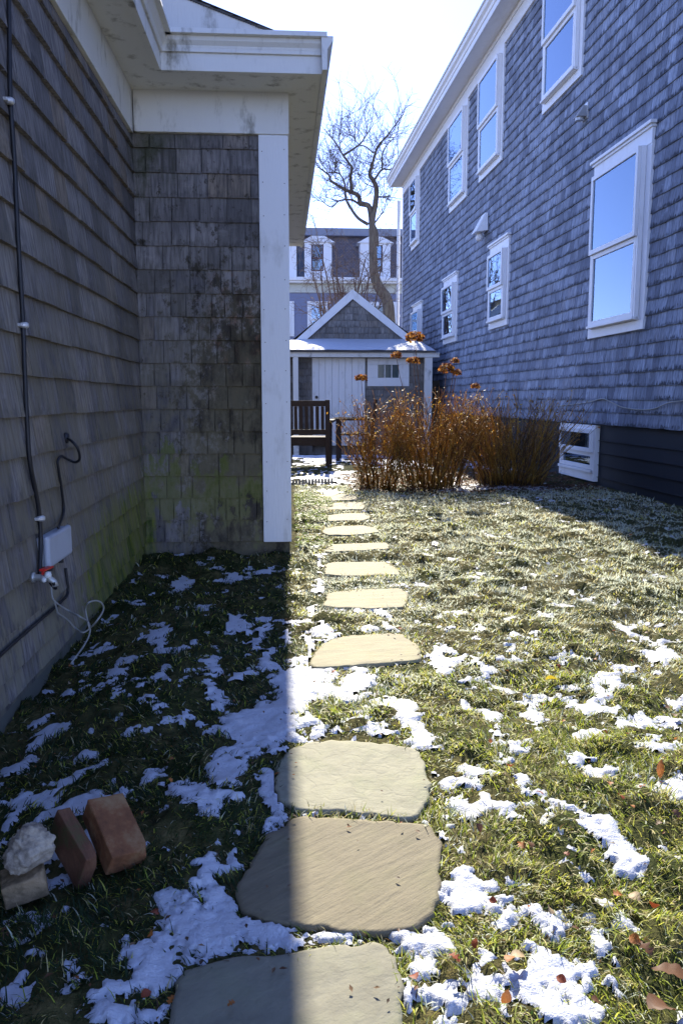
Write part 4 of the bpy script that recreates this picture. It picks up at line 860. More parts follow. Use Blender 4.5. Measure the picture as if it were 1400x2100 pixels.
for gx in (gx0 - 0.05, gx1 + 0.05):
    dx_, dz_ = gxm - gx, gz - zp; L_ = math.hypot(dx_, dz_); nx_, nz_ = -dz_ / L_ * math.copysign(1, dx_), abs(dx_) / L_
    wd = 0.15; a = (gx, zp - 0.02); b = (gxm, gz + 0.03); ai = (gx - nx_ * 0 + math.copysign(0.21, dx_), zp - 0.02); bi = (gxm, gz + 0.03 - wd / nz_ * 1.0)
    mb.add([(a[0], 0.82, a[1]), (ai[0], 0.82, ai[1]), (bi[0], 0.82, bi[1]), (b[0], 0.82, b[1]), (a[0], 0.86, a[1]), (ai[0], 0.86, ai[1]), (bi[0], 0.86, bi[1]), (b[0], 0.86, b[1])], [(0, 1, 2, 3), (4, 7, 6, 5), (0, 4, 5, 1), (1, 5, 6, 2), (3, 2, 6, 7), (3, 7, 4, 0)])
mb.build('rake_board', M_WHITE, SH)

# fence between shed and right house
fx0 = SX1 + 0.12; FY = SY + 0.35; fx1 = RW0 - FY * RWT - 0.05
fe = empty('wooden_fence', (fx0, FY, 0), 0, 'dark weathered board fence filling the gap beside the shed', 'fence')
mb = MB(); k = fx0
while k < fx1 - 0.03:
    wd = min(0.11, fx1 - k); mb.box(k - fx0, k - fx0 + wd - 0.006, -0.012, 0.012, -0.03, 1.28 + random.uniform(-0.01, 0.01)); k += wd
mb.build('boards', M_FENCE, fe); 
for z in (1.0, 0.25): mb = MB(); mb.box(0, fx1 - fx0, 0.013, 0.05, z, z + 0.08); mb.build('rail', M_FENCE, fe)

# ================================================================== CHAIRS
def chair(loc, rz, label, W_=0.58, hb=0.93):
    r0 = empty('garden_chair', loc, rz, label, 'chair', 'dark wooden garden chairs by the shed')   # faces local +Y, back at -Y
    for sx in (-1, 1):
        for yb in (0, 1):
            mb = MB(); x_ = sx * (W_ / 2 - 0.03)
            if yb: mb.box(x_ - 0.03, x_ + 0.03, 0.42, 0.48, 0, 0.62)
            else: mb.hexa([(x_ - 0.03, -0.05, 0), (x_ + 0.03, -0.05, 0), (x_ + 0.03, 0.01, 0), (x_ - 0.03, 0.01, 0), (x_ - 0.03, -0.13, hb), (x_ + 0.03, -0.13, hb), (x_ + 0.03, -0.08, hb), (x_ - 0.03, -0.08, hb)])
            mb.build('leg', M_CHAIR, r0, bevel=0.004)
        mb = MB(); mb.box(sx * (W_ / 2 - 0.0) - 0.045, sx * (W_ / 2) + 0.045, -0.1, 0.54, 0.62, 0.655); mb.build('armrest', M_CHAIR, r0, bevel=0.006)
    mb = MB()
    for i in range(7): y_ = 0.0 + i * 0.07; mb.box(-W_ / 2 + 0.01, W_ / 2 - 0.01, y_, y_ + 0.055, 0.40, 0.425)
    mb.box(-W_ / 2 + 0.06, W_ / 2 - 0.06, 0.43, 0.46, 0.31, 0.398); mb.box(-W_ / 2 + 0.06, W_ / 2 - 0.06, -0.03, 0.0, 0.31, 0.398); mb.build('seat', M_CHAIR, r0, bevel=0.003)
    mb = MB(); a = -W_ / 2 + 0.06; b = W_ / 2 - 0.06
    yb_ = lambda z: -0.02 - 0.083 * z / hb - 0.0
    def hb_(x0_, x1_, z0_, z1_, th): mb.hexa([(x0_, yb_(z0_) - th, z0_), (x1_, yb_(z0_) - th, z0_), (x1_, yb_(z0_) + th, z0_), (x0_, yb_(z0_) + th, z0_), (x0_, yb_(z1_) - th, z1_), (x1_, yb_(z1_) - th, z1_), (x1_, yb_(z1_) + th, z1_), (x0_, yb_(z1_) + th, z1_)])
    hb_(a, b, hb - 0.085, hb - 0.01, 0.016); hb_(a, b, 0.46, 0.53, 0.016)
    n = 7
    for i in range(n): xc = a + (b - a) * (i + 0.5) / n; hb_(xc - 0.022, xc + 0.022, 0.531, hb - 0.086, 0.008)
    mb.build('backrest', M_CHAIR, r0, bevel=0.003); return r0
p = on_z(630, 958); chair((p[0], p[1], -0.02), R(-6), 'dark slatted wooden chair seen from behind beside the corner board', 0.62, 0.92)
p = on_z(738, 946); chair((p[0] + 0.15, p[1] + 0.25, -0.02), R(84), 'dark wooden chair seen from the side, partly hidden by the brown shrub')

# scalloped edging
ed = empty('garden_edging', on_z(628, 993), 0, 'row of small pale scalloped edging stones at the end of the path', 'edging'); eo = Vector(ed.location)
mb = MB(); rg = random.Random(9)
for i in range(15):
    p = Vector(on_z(588 + i * 6.6, 994 - i * 0.25)) - eo; r_ = 0.014
    mb.lathe([(r_, -0.03), (r_ * 1.02, 0.03), (r_ * 0.8, 0.045 + rg.uniform(0, .008)), (r_ * 0.3, 0.055)], Matrix.Translation(p), 10)
mb.build('scallops', M_EDGE, ed, smooth=True)
mb = MB(); p0 = Vector(on_z(584, 994)) - eo; p1 = Vector(on_z(690, 990)) - eo; mb.tube([p0 + Vector((0, 0.02, 0.0)), p1 + Vector((0, 0.02, 0.0))], 0.013, 6); mb.build('base_strip', M_FENCE, ed)

# ================================================================== HYDRANGEAS
def plant_mesh(name, segs_fn, m, parent): pass
def colour_tubes(name, tubes, m, parent, n=4):
    """tubes: list of (pts, radii, colour)"""
    V = []; Fq = []; C = []; o = 0
    for pts, rad, c in tubes:
        mb = MB(); mb.tube(pts, rad, n, 0); k = len(mb.v); V += mb.v; C += [c] * k
        Fq += [[o + i for i in f] for f in mb.f if len(f) == 4 or True]; o += k
    flat = np.array([i for f in Fq for i in f]); cnt = np.array([len(f) for f in Fq])
    return np_mesh(name, np.array([tuple(v) for v in V]), flat, cnt, m, col=np.array(C), parent=parent, smooth=False)
def hydrangea(cpx, label, rbase, spread, hh, nst, heads, seed, Yd=0):
    rg = random.Random(seed); b = on_z(*cpx); root = empty('hydrangea_shrub', (b[0], b[1] + Yd, 0), 0, label, 'shrub', 'dry hydrangea shrubs before the right house'); off = Vector(root.location)
    tubes = []; ends = []
    cols = [(0.44, 0.23, 0.045), (0.58, 0.34, 0.06), (0.2, 0.11, 0.035), (0.58, 0.39, 0.10), (0.33, 0.19, 0.055), (0.13, 0.075, 0.03)]
    for i in range(nst):
        a = rg.uniform(0, 6.283); r = rbase * math.sqrt(rg.random()); p = Vector((r * math.cos(a), r * math.sin(a) * 0.7, -0.02))
        out = Vector((math.cos(a + rg.gauss(0, .5)), math.sin(a + rg.gauss(0, .5)), 0)) * spread * rg.uniform(0.1, 1.0) ** 0.8
        h = hh * rg.uniform(0.5, 1.05); d = [p]; m_ = 6
        for k in range(1, m_ + 1):
            t_ = k / m_; d.append(p + out * (t_ ** 1.1) + Vector((rg.gauss(0, .02), rg.gauss(0, .02), h * t_ - 0.1 * h * t_ * t_)))
        c = rg.choice(cols); r0 = rg.uniform(0.0028, 0.005); tubes.append((d, [r0 * (1 - 0.55 * k / m_) for k in range(m_ + 1)], c)); ends.append(d)
        for b_ in range(rg.randint(2, 5)):
            k = rg.randint(2, m_ - 1); q_ = d[k]; dr = Vector((rg.gauss(0, 1), rg.gauss(0, 1), rg.uniform(0.8, 2.2))).normalized() * rg.uniform(0.08, 0.26)
            tubes.append(([q_, q_ + dr * 0.5 + Vector((rg.gauss(0, .008), 0, 0)), q_ + dr], [r0 * 0.6, r0 * 0.45, r0 * 0.25], c))
            ends.append([q_, q_ + dr])
    colour_tubes('stems', tubes, M_DRY, root)
    # shrivelled leaves and buds
    V = []; Fl = []; C = []; o = 0
    lc = [(0.42, 0.18, 0.03), (0.28, 0.11, 0.025), (0.55, 0.28, 0.04), (0.2, 0.1, 0.03), (0.6, 0.4, 0.06)]
    for e in ends:
        for k in range(rg.randint(0, 2)):
            q_ = e[-1] if rg.random() < 0.45 else e[rg.randint(len(e) // 2, len(e) - 1)]; s = rg.uniform(0.006, 0.018)
            a = Vector((rg.gauss(0, 1), rg.gauss(0, 1), rg.gauss(0, 1))).normalized(); b_ = a.orthogonal().normalized(); n_ = a.cross(b_)
            P = [q_, q_ + a * s + b_ * s * .45 + n_ * s * 0.2, q_ + a * s * 2, q_ + a * s - b_ * s * .45 - n_ * s * .2]
            V += P; Fl.append((o, o + 1, o + 2, o + 3)); o += 4; C += [rg.choice(lc)] * 4
    np_mesh('dry_leaves', np.array([tuple(v) for v in V]), np.array(Fl).ravel(), np.full(len(Fl), 4), M_DRY, col=np.array(C), parent=root)
    for (hx, hy, hr) in heads:
        c = Vector(on_y(hx, hy, off.y + rg.uniform(-0.15, 0.1))) - off
        r = hr / F * (off.y); tb = [([Vector((c.x * 0.2, 0, 0)), Vector((c.x * 0.55, c.y * .3, c.z * 0.5)), Vector((c.x * 0.9, c.y * .8, c.z * 0.85)), c], [0.005, 0.004, 0.0035, 0.003], (0.2, 0.1, 0.04))]
        V = []; Fl = []; C = []; o = 0
        for k in range(150):
            d = Vector((rg.gauss(0, 1), rg.gauss(0, 1), rg.gauss(0.15, 0.8))).normalized(); q_ = c + Vector((d.x, d.y, d.z * 0.72)) * r * rg.uniform(0.55, 1.0)
            if d.z < -0.5: continue
            a = (d + Vector((rg.gauss(0, .5), rg.gauss(0, .5), rg.gauss(0, .5)))).normalized(); b_ = a.orthogonal().normalized(); n_ = a.cross(b_); ro = rg.uniform(0, 6.28); b_, n_ = b_ * math.cos(ro) + n_ * math.sin(ro), n_ * math.cos(ro) - b_ * math.sin(ro)
            s = r * rg.uniform(0.16, 0.28); cc = rg.choice([(0.42, 0.17, 0.035), (0.28, 0.10, 0.025), (0.5, 0.26, 0.06), (0.13, 0.05, 0.02)])
            P = [q_ - b_ * s, q_ + n_ * s * .8 + a * s * .3, q_ + b_ * s, q_ - n_ * s * .8 + a * s * .3]; V += P; Fl.append((o, o + 1, o + 2, o + 3)); o += 4; C += [cc] * 4
        hd = colour_tubes('flower_head', tb, M_DRY, root)
        np_mesh('petals', np.array([tuple(v) for v in V]), np.array(Fl).ravel(), np.full(len(Fl), 4), M_DRY, col=np.array(C), parent=hd)
hydrangea((775, 1000), 'leftmost brown hydrangea shrub beside the path, one low dry flower head', 0.20, 0.34, 1.02, 150, [(740, 776, 13)], 1)
hydrangea((885, 998), 'middle dense brown hydrangea with the tallest dry flower heads', 0.30, 0.42, 1.12, 270, [(850, 693, 19), (812, 730, 12), (847, 741, 14), (915, 757, 17), (932, 741, 10), (935, 765, 11)], 2)
hydrangea((1045, 994), 'rightmost brown hydrangea shrub beside the basement window', 0.34, 0.58, 1.08, 300, [(974, 793, 10)], 3)

# leaf litter under the shrubs
rng = np.random.default_rng(5); n = 6000
def litter(name, X, Y, smin, smax, cols, label, seed, zoff=0.004):
    rng = np.random.default_rng(seed); n = len(X); s = rng.uniform(smin, smax, n); a = rng.uniform(0, 6.28, n); Z = H(X, Y) + zoff + rng.uniform(0, 0.012, n)
    cx, sx_ = np.cos(a), np.sin(a); V = np.zeros((n, 5, 3))
    sh = [(-1, 0, 0), (0, -0.5, 0.25), (1, 0, 0.05), (0, 0.5, 0.3), (0, 0, -0.05)]
    tl = rng.normal(0, 0.5, n)
    for k, (u, v, w_) in enumerate(sh):
        V[:, k, 0] = X + (cx * u - sx_ * v) * s; V[:, k, 1] = Y + (sx_ * u + cx * v) * s; V[:, k, 2] = Z + w_ * s + np.maximum(-0.3, tl * u) * s * 0.5
    o = np.arange(n)[:, None] * 5; fl = np.concatenate([o, o + 1, o + 4, o + 1, o + 2, o + 4, o + 2, o + 3, o + 4, o + 3, o, o + 4], 1).ravel()
    C = np.array(cols)[rng.integers(0, len(cols), n)] * rng.uniform(0.7, 1.2, n)[:, None]
    return tag(np_mesh(name, V.reshape(-1, 3), fl, np.full(n * 4, 3), M_DRY, col=np.repeat(C, 5, 0)), label, 'leaves', kind='stuff')
browns = [(0.13, 0.06, 0.03), (0.2, 0.09, 0.04), (0.08, 0.05, 0.035), (0.26, 0.16, 0.09), (0.17, 0.12, 0.08)]
X = rng.uniform(0.6, 3.2, 7000); Y = rng.uniform(7.7, 9.8, 7000); k = X < RW0 - Y * RWT - 0.05
litter('leaf_litter', X[k], Y[k], 0.008, 0.025, browns, 'brown dead leaves matted under the shrubs', 6)
X = rng.uniform(-0.8, 3.2, 1500); Y = 0.8 + rng.random(1500) ** 1.3 * 7; k = (X < Y * 0.62 + 0.3) & ~((Y > EW - .05) & (X < 0.05))
litter('leaf_crumbs', X[k], Y[k], 0.003, 0.008, browns + [(0.4, 0.14, 0.04)], 'tiny brown leaf crumbs strewn through the grass', 7, 0.012)
# low green ground cover beside the wing
n = 2600; X = rng.uniform(0.03, 0.36, n); Y = rng.uniform(4.75, 7.6, n); k = (fbm(X, Y, 6, 2, 8) > 0.42) & (X < 0.10 + 0.24 * fbm(X, Y, 1.5, 2, 19) + (Y - 4.75) * 0.05)
litter('ground_cover', X[k], Y[k], 0.008, 0.02, [(0.20, 0.30, 0.03), (0.12, 0.2, 0.025), (0.3, 0.36, 0.05), (0.1, 0.13, 0.03)], 'bright green low leaves growing beside the corner board', 9, 0.02)['category'] = 'plants'

# individual fallen leaves
def leaf_mesh(kind):
    mb = MB(); n = 14; vs = []
    prof = {'oval': lambda t: math.sin(math.pi * t) ** 0.8 * 0.42, 'lobed': lambda t: (math.sin(math.pi * t) ** 0.6) * (0.36 + 0.20 * math.sin(t * 19))}[kind]
    for i in range(n + 1):
        t = i / n; x_ = t - 0.5; w_ = max(prof(t), 0.004); zc_ = 0.12 * math.sin(t * 3.1) ; vs += [(x_, -w_, zc_ + 0.22 * w_ + 0.025 * math.sin(i * 1.9)), (x_, 0, zc_), (x_, w_, zc_ + 0.3 * w_ + 0.02 * math.sin(i * 2.3))]
    mb.add(vs, [(3 * i + a, 3 * i + 3 + a, 3 * i + 4 + a, 3 * i + 1 + a) for i in range(n) for a in (0, 1)])
    return mb
LM = {}
def m_leaf(nm, c):
    m = bpy.data.materials.new(nm); m.use_nodes = True; t = NT(m); out = t.n['Material Output']; cc = t.mix(t.noise(t.obj(), 6, 4), tuple(x * 1.3 for x in c), tuple(x * 0.5 for x in c)); t.col(cc); t.p.inputs['Roughness'].default_value = 0.6
    tr = t.new('ShaderNodeBsdfTranslucent'); t.l.new(cc, tr.inputs[0]); mx = t.new('ShaderNodeMixShader'); mx.inputs[0].default_value = 0.3; t.l.new(t.p.outputs[0], mx.inputs[1]); t.l.new(tr.outputs[0], mx.inputs[2]); t.l.new(mx.outputs[0], out.inputs[0]); return m
LK = {'red': ((0.30, 0.065, 0.025), 'small rust red fallen leaf lying in the grass'), 'orange': ((0.48, 0.17, 0.04), 'small orange fallen leaf lying in the grass'), 'brown': ((0.15, 0.065, 0.03), 'curled brown fallen leaf lying in the grass'), 'tan': ((0.5, 0.36, 0.2), 'pale tan fallen leaf lying in the grass'), 'yellow': ((0.8, 0.6, 0.05), None)}
LMAT = {k: m_leaf('leaf_' + k, v[0]) for k, v in LK.items()}
def fallen(px, py, size, kind, col_, label=None, tilt=0.4):
    key = (kind, col_)
    if key not in LM: LM[key] = leaf_mesh(kind).build('fallen_leaf', LMAT[col_], smooth=True); o = LM[key]
    else: o = LM[key].copy(); COL.objects.link(o)
    p = on_z(px, py, 0.02); s = snow_field(np.array([p[0]]), np.array([p[1]]))[0]
    o.location = (p[0], p[1], H1(p[0], p[1]) + (0.024 if s > 0 else 0.02)); o.scale = (size,) * 3; o.rotation_euler = (random.gauss(0, tilt), random.gauss(0, tilt), random.uniform(0, 6.28))
    for k_ in ('label', 'group'):
        if k_ in o: del o[k_]
    return tag(o, label or LK[col_][1], 'leaf', 'fallen leaves in the grass')
L_ = [(1045, 1583, .05, 'r'), (1105, 1640, .045, 'r'), (1270, 1650, .05, 'r'), (1250, 1628, .035, 'o'), (1315, 1640, .04, 'r'), (1295, 1668, .03, 'o'), (1385, 1680, .05, 'b'), (1200, 1660, .03, 't'), (980, 1715, .05, 'b'), (1070, 1745, .045, 'o'), (1085, 1740, .05, 'b'), (1340, 1860, .05, 'r'), (1265, 1830, .045, 'o'), (1300, 1840, .06, 't'), (1125, 1870, .05, 't'), (1215, 1750, .03, 'o'), (1060, 1960, .06, 't'), (1045, 1970, .05, 'o'), (1320, 1955, .07, 'b'), (1300, 1940, .05, 'o'), (975, 1935, .04, 'r'), (930, 1980, .05, 'r'), (1035, 2040, .05, 'o'), (850, 2000, .045, 'r'), (1160, 1780, .03, 'r'), (1385, 1525, .03, 'o'), (1285, 1527, .03, 'r'), (1085, 1512, .03, 'r'), (1155, 1480, .03, 'o'), (1147, 1055, .05, 'o'), (1292, 1101, .06, 'o'), (1145, 1357, .04, 'r'), (1295, 1345, .045, 'r'), (1220, 1345, .03, 'o'), (1005, 1520, .03, 'o'), (1370, 1440, .06, 'b'), (1385, 1460, .06, 'b'), (1115, 1430, .04, 'r'), (1100, 1436, .04, 'b'), (905, 1224, .03, 'o'), (820, 1288, .05, 'r'), (685, 1378, .045, 'r'), (1040, 1370, .03, 'o'), (1325, 1287, .04, 'b'), (1370, 1297, .05, 'b'), (1190, 1100, .04, 'b'), (640, 1080, .05, 'b'), (625, 1045, .05, 'o'), (615, 1100, .05, 'r'),
      (352, 1560, .03, 'o'), (350, 1612, .03, 'o'), (318, 1878, .04, 'r'), (310, 1920, .035, 'o'), (300, 2040, .04, 'r'), (352, 2052, .035, 'o'), (345, 1562, .02, 'r'), (150, 1310, .05, 'b'), (142, 1335, .04, 'o'), (140, 1365, .03, 't'), (10, 1905, .03, 'b'), (475, 2055, .03, 'o'), (1150, 2010, .04, 'r'), (1220, 2050, .04, 'b'), (1180, 1905, .035, 'b'), (1240, 1500, .035, 'o'), (1030, 1450, .03, 'b'), (1350, 1700, .035, 'b'), (1010, 1850, .035, 'r'), (760, 1385, .025, 'b')]
LMK = [('the cut off stepping stone', 590, 2010), ('the diagonally grained stone', 700, 1790), ('the crackled stone', 720, 1590), ('the snow edged tan stone', 750, 1335), ('the fifth stone', 750, 1228), ('the green ground cover', 630, 1060),
       ('the orange brick', 235, 1715), ('the loose grey cord', 175, 1290), ('the big curled leaf', 1385, 2020), ('the upright orange leaf', 1353, 1590), ('the yellow leaf', 1130, 1383), ('the brown shrubs', 1045, 1000), ('the dark foundation', 1340, 1060), ('the broad snow patch', 1110, 2000)]
LEAVES = []
_f = fallen
def fallen(px, py, size, kind, col_, label=None, tilt=0.4):
    o = _f(px, py, size, kind, col_, label, tilt)
    if not label: LEAVES.append((o, px, py, size, col_))
    return o
cm = {'r': 'red', 'o': 'orange', 'b': 'brown', 't': 'tan'}
for i, (a, b, s, c) in enumerate(L_): fallen(a, b, s * 0.42, 'lobed' if i % 3 == 0 else 'oval', cm[c])
fallen(1130, 1383, 0.04, 'oval', 'yellow', 'single bright yellow leaf standing up in the middle of the lawn', 0.7)
o = fallen(1353, 1590, 0.045, 'oval', 'orange', 'long upright orange leaf standing in the snow near the right edge'); o.rotation_euler = (0, R(-70), R(60)); o.scale = (0.045, 0.02, 0.045)
o = fallen(1385, 2020, 0.075, 'oval', 'brown', 'large curled brown leaf at the bottom right edge'); o.rotation_euler = (R(18), R(-15), R(150)); o.location.z += 0.012
o = fallen(1352, 2080, 0.05, 'oval', 'brown', 'large dark leaf lying just below the biggest brown leaf'); o.rotation_euler = (R(-10), R(20), R(20)); o.location.z += 0.01

byl = {}
for o, px, py, size, c_ in LEAVES:
    nm, lx, ly = min(LMK, key=lambda k: math.hypot(k[1] - px, (k[2] - py) * 1.3)); d = math.hypot(lx - px, ly - py)
    side = ('right' if px > lx else 'left') + ' of' if abs(px - lx) > abs(py - ly) else ('behind' if py < ly else 'in front of')
    sn = snow_field(np.array([on_z(px, py)[0]]), np.array([on_z(px, py)[1]]))[0] > 0
    sz = 'tiny' if size < 0.022 else ('small' if size < 0.034 else 'larger'); cn = {'red': 'rust red', 'orange': 'orange', 'brown': 'brown', 'tan': 'pale tan'}[c_]
    byl.setdefault(f"{sz} {cn} leaf on {'snow' if sn else 'grass'} {side} {nm}", []).append((py, o))
for l_, L2 in byl.items():
    L2.sort(key=lambda a: a[0]); nn = len(L2)
    for i, (_, o) in enumerate(L2): o['label'] = l_ if nn == 1 else l_ + {0: ', farthest from camera', nn - 1: ', nearest the camera'}.get(i, f', {["", "second", "third", "fourth", "fifth", "sixth"][min(i, 5)]} farthest')
# ================================================================== TREE
TY = 24.0
tr = empty('bare_tree', on_y(815, 700, TY)[:2] + (0,), 0, 'tall bare tree with a forked leaning trunk behind the shed', 'tree'); to = Vector(tr.location)
def tz(pt, dy=0.0): return Vector(on_y(580 + pt[0] / 3.8875, 180 + pt[1] / 3.8875, TY + dy)) - to
rg = random.Random(11)
tk = [(880, 2250), (850, 1900), (830, 1700), (770, 1600), (730, 1500), (720, 1350), (715, 1200), (708, 1060), (700, 1000)]
p0 = [tz(q_) for q_ in tk]; p0[0] = Vector((0, 0, -0.2)); mb = MB(); mb.tube(smooth_path(p0, 5), list(np.linspace(0.20, 0.085, 8 * 5 + 1)), 10)
p1 = [tz(q_) for q_ in [(740, 1260), (735, 1150), (712, 1080), (730, 960), (742, 880)]]; mb.tube(smooth_path(p1, 5), list(np.linspace(0.09, 0.075, 21)), 8)
mb.build('trunk', M_BARK, tr, smooth=True)
limbs = [([(700, 1000), (680, 940), (620, 920), (600, 860), (540, 830), (490, 810), (380, 740), (370, 700), (280, 630)], .085, .02),
 ([(545, 830), (540, 700), (545, 630), (480, 540), (420, 440), (330, 330)], .05, .012), ([(480, 540), (600, 460), (650, 400), (720, 290)], .032, .01),
 ([(730, 960), (740, 900), (745, 800), (720, 740), (690, 690), (710, 620), (730, 540), (760, 460), (830, 380), (960, 210)], .085, .012),
 ([(720, 520), (660, 470), (600, 450), (560, 380)], .022, .008), ([(725, 740), (745, 710), (790, 650), (850, 650), (930, 610)], .04, .012), ([(790, 650), (800, 500), (910, 370)], .03, .008),
 ([(680, 1090), (600, 1040), (540, 960), (500, 880), (490, 760), (440, 680), (340, 680)], .05, .012), ([(620, 940), (550, 895), (450, 900), (380, 950), (290, 880)], .035, .01),
 ([(745, 870), (800, 870), (860, 860)], .03, .01), ([(720, 1090), (760, 1040), (800, 980)], .03, .012), ([(490, 540), (460, 500), (450, 380), (470, 250)], .02, .008), ([(745, 800), (650, 760), (600, 700)], .015, .005)]
mb = MB()
def grow(p, d, L_, r, depth):
    pts = [p]; dd = d.copy(); m_ = 4
    for k in range(m_):
        dd = (dd + Vector((rg.gauss(0, .13), rg.gauss(0, .13), rg.gauss(0.03, .12)))).normalized(); pts.append(pts[-1] + dd * L_ / m_)
    mb.tube(pts, [r * (1 - 0.5 * k / m_) for k in range(m_ + 1)], 3)
    if depth > 0:
        for k in range(rg.randint(2, 4)):
            i_ = rg.randint(1, m_); nd = (dd + Vector((rg.gauss(0, .8), rg.gauss(0, .8), rg.gauss(0.25, .55)))).normalized(); grow(pts[i_], nd, L_ * rg.uniform(.5, .85), max(r * .65, .0045), depth - 1)
for pts, r0, r1 in limbs:
    dy = rg.uniform(-1.2, 1.2); m_ = len(pts); P = [tz(q_, dy * k / m_) for k, q_ in enumerate(pts)]; S = smooth_path(P, 4); mb.tube(S, list(np.linspace(r0, r1, len(S))), 6)
    for k in range(int(len(S) * 0.85)):
        i_ = rg.randint(len(S) // 4, len(S) - 1); d = (S[min(i_ + 1, len(S) - 1)] - S[i_ - 1]).normalized(); nd = (d * 0.6 + Vector((rg.gauss(0, .7), rg.gauss(0, .7), rg.gauss(0.35, .5)))).normalized()
        grow(S[i_], nd, rg.uniform(0.4, 0.95), 0.010, 2)
mb.build('crown', M_BARK, tr, recalc=False)
# twiggy shrub behind shed gable
KY = 19.5; b = on_y(705, 800, KY); ks = empty('bare_shrub', (b[0], KY, 0), 0, 'tangled leafless brown shrub rising behind the shed gable', 'shrub'); ko = Vector(ks.location)
mb = MB(); rg = random.Random(15)
def grow2(p, d, L_, r, depth):
    pts = [p]; dd = d.copy()
    for k in range(4): dd = (dd + Vector((rg.gauss(0, .2), rg.gauss(0, .2), rg.gauss(0.0, .2)))).normalized(); pts.append(pts[-1] + dd * L_ / 4)
    mb.tube(pts, [r * (1 - .12 * k) for k in range(5)], 3)
    if depth: 
        for k in range(rg.randint(3, 4)): grow2(pts[rg.randint(1, 4)], (dd + Vector((rg.gauss(0, .75), rg.gauss(0, .75), rg.gauss(0, .6)))).normalized(), L_ * rg.uniform(.45, .75), max(r * .6, .004), depth - 1)
for i in range(24):
    tgt = Vector(on_y(rg.uniform(640, 790), rg.uniform(520, 640), KY + rg.uniform(-.5, .5))) - ko; st_ = Vector((rg.uniform(-.3, .3), rg.uniform(-.2, .2), 0)); d = tgt - st_
    P = smooth_path([st_, st_ + d * .4 + Vector((rg.gauss(0, .12), 0, 0)), tgt], 5); mb.tube(P, list(np.linspace(.03, .014, len(P))), 5)
    for k in range(6): grow2(P[rg.randint(5, len(P) - 1)], (d.normalized() + Vector((rg.gauss(0, .7), rg.gauss(0, .7), rg.gauss(0, .4)))).normalized(), rg.uniform(.4, .8), .009, 3 if k < 2 else 2)
P = [Vector(on_y(a, b_, KY)) - ko for a, b_ in ((700, 720), (668, 560), (655, 510), (648, 470), (640, 440))]; S = smooth_path(P, 5); mb.tube(S, list(np.linspace(.025, .008, len(S))), 4)
for k in range(7): grow2(S[rg.randint(8, len(S) - 1)], Vector((rg.gauss(0, .6), rg.gauss(0, .5), .8)).normalized(), .5, .007, 2)
mb.build('branches', M_TWIG, ks, recalc=False)

# ================================================================== MANSARD HOUSE BEHIND
MY = 32.0
def my(px, py, dy=0): return on_y(px, py, MY + dy)
x0, x1 = my(520, 600)[0], my(880, 600)[0]; zcor = my(700, 572)[2]; zfr2 = my(700, 601)[2]; ztp = my(700, 486, 0.9)[2]; zcap = my(700, 471, 0.9)[2]
mh = empty('mansard_house', ((x0 + x1) / 2, MY, 0), 0, 'blue grey house with a dark mansard roof and white dormers behind the shed', 'house'); mo = Vector(mh.location)
pm = lambda u, z, o: (u - mo.x, -o, z)
mb = MB(); mb.box(x0 - mo.x, x1 - mo.x, 0, 9, -0.2, zfr2)
z = 0.2
while z < zfr2 - 0.1: mb.add([pm(x0, z, 0.002), pm(x1, z, 0.002), pm(x1, z, 0.022), pm(x0, z, 0.022), pm(x0, z + 0.12, 0.002), pm(x1, z + 0.12, 0.002), pm(x1, z + 0.12, 0.005), pm(x0, z + 0.12, 0.005)], [(0, 1, 2, 3), (3, 2, 6, 7)]); z += 0.12
mb.build('wall', M_BLUEWALL, mh)
mb = MB(); mb.box(x0 - mo.x, x1 - mo.x, -0.06, 0, zfr2, zcor - 0.12); mb.build('frieze_board', M_CREAM, mh)
mb = MB(); mb.box(x0 - mo.x - .3, x1 - mo.x + .3, -0.45, 0.0, zcor - 0.12, zcor); mb.box(x0 - mo.x - .3, x1 - mo.x + .3, -0.35, 0.0, zcor - 0.2, zcor - 0.121); mb.build('cornice', M_WHITE2, mh)
mb = MB(); mb.hexa([(x0 - mo.x, 0, zcor), (x1 - mo.x, 0, zcor), (x1 - mo.x, 9, zcor), (x0 - mo.x, 9, zcor), (x0 - mo.x + .5, .9, ztp), (x1 - mo.x - .5, .9, ztp), (x1 - mo.x - .5, 8, ztp), (x0 - mo.x + .5, 8, ztp)])
mb.build('roof', M_SLATE, mh)
mb = MB(); mb.box(x0 - mo.x + .2, x1 - mo.x - .2, 0.6, 8.4, ztp, zcap); mb.build('roof_cap', m_paint('roof_cap_grey', (0.22, 0.23, 0.28)), mh)
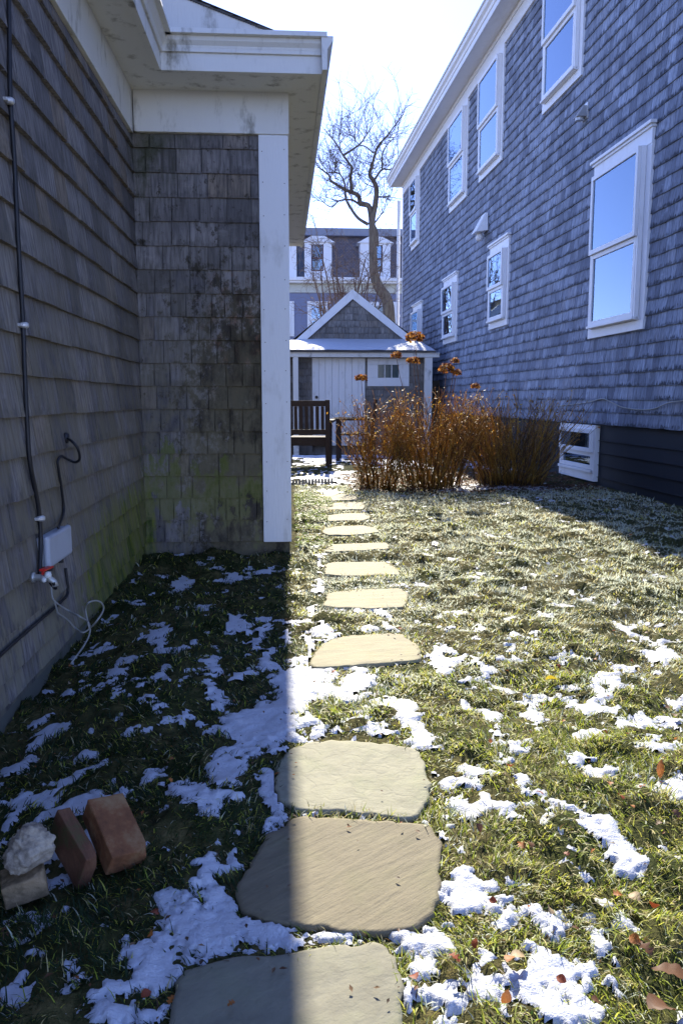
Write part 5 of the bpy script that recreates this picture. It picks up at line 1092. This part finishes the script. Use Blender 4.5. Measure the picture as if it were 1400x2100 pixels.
def dormer(pxa, pxb, pa, pb, glass):
    xa, xb = my(pxa, 520)[0] - mo.x, my(pxb, 520)[0] - mo.x; zt_ = my(600, 484)[2]; zm = my(600, 497)[2]; zb_ = zcor + 0.02
    wa, wb = my(pa, 520)[0] - mo.x, my(pb, 520)[0] - mo.x; w0, w1 = my(600, 556)[2], my(600, 501)[2]
    mb = MB(); mb.box(xa, wa, -0.05, 1.2, zb_, zm); mb.box(wb, xb, -0.05, 1.2, zb_, zm); mb.box(wa, wb, -0.05, 1.2, zb_, w0); mb.box(wa, wb, -0.05, 1.2, w1, zm)
    xm = (xa + xb) / 2; mb.add([(xa - .12, -.12, zm), (xb + .12, -.12, zm), (xm + .25, -.12, zt_), (xm - .25, -.12, zt_), (xa - .12, 1.3, zm), (xb + .12, 1.3, zm), (xm + .25, 1.3, zt_), (xm - .25, 1.3, zt_)], [(0, 1, 2, 3), (4, 7, 6, 5), (0, 4, 5, 1), (1, 5, 6, 2), (2, 6, 7, 3), (3, 7, 4, 0)])
    d = mb.build('dormer', M_WHITE2, mh)
    mb = MB(); zmid = (w0 + w1) / 2
    mb.box(wa, wb, .02, .05, zmid - .03, zmid + .03); mb.box(wa, wa + .05, .02, .05, w0, w1); mb.box(wb - .05, wb, .02, .05, w0, w1); mb.box(wa, wb, .019, .05, w0, w0 + .06); mb.build('sash', m_paint('maroon_sash', (0.10, 0.05, 0.07)), d)
    mb = MB(); mb.box(wa, wb, .06, .065, w0, w1); mb.build('pane', M_GLASS, d); mb = MB(); mb.box(wa, wb, .12, .13, w0, zmid - .1); mb.build('curtain', M_CURTAIN, d); mb = MB(); mb.box(wa, wb, .3, .31, w0, w1); mb.build('room_behind', M_DARKROOM, d)
dormer(624, 680, 638, 663, 0); dormer(738, 800, 757, 784, 0); dormer(560, 608, 575, 590, 0)
mb = MB(); a, b_ = my(610, 500)[0] - mo.x, my(623, 500)[0] - mo.x; mb.box(a, b_, -0.06, 0.5, zcor + .02, my(600, 498)[2]); mb.build('shutter', m_paint('navy_shutter', (0.02, 0.035, 0.07)), mh)
for pa, pb in ((630, 672), (560, 603), (752, 812)):
    xa, xb = my(pa, 640)[0], my(pb, 640)[0]; z1_, z0_ = my(600, 618)[2], my(600, 690)[2]; pmm = lambda u, z, o: pm(u, z, o + 0.03)
    window(mh, pmm, xa, xb, z0_, z1_, 0.13, False, 'half', mt=M_WHITE2)
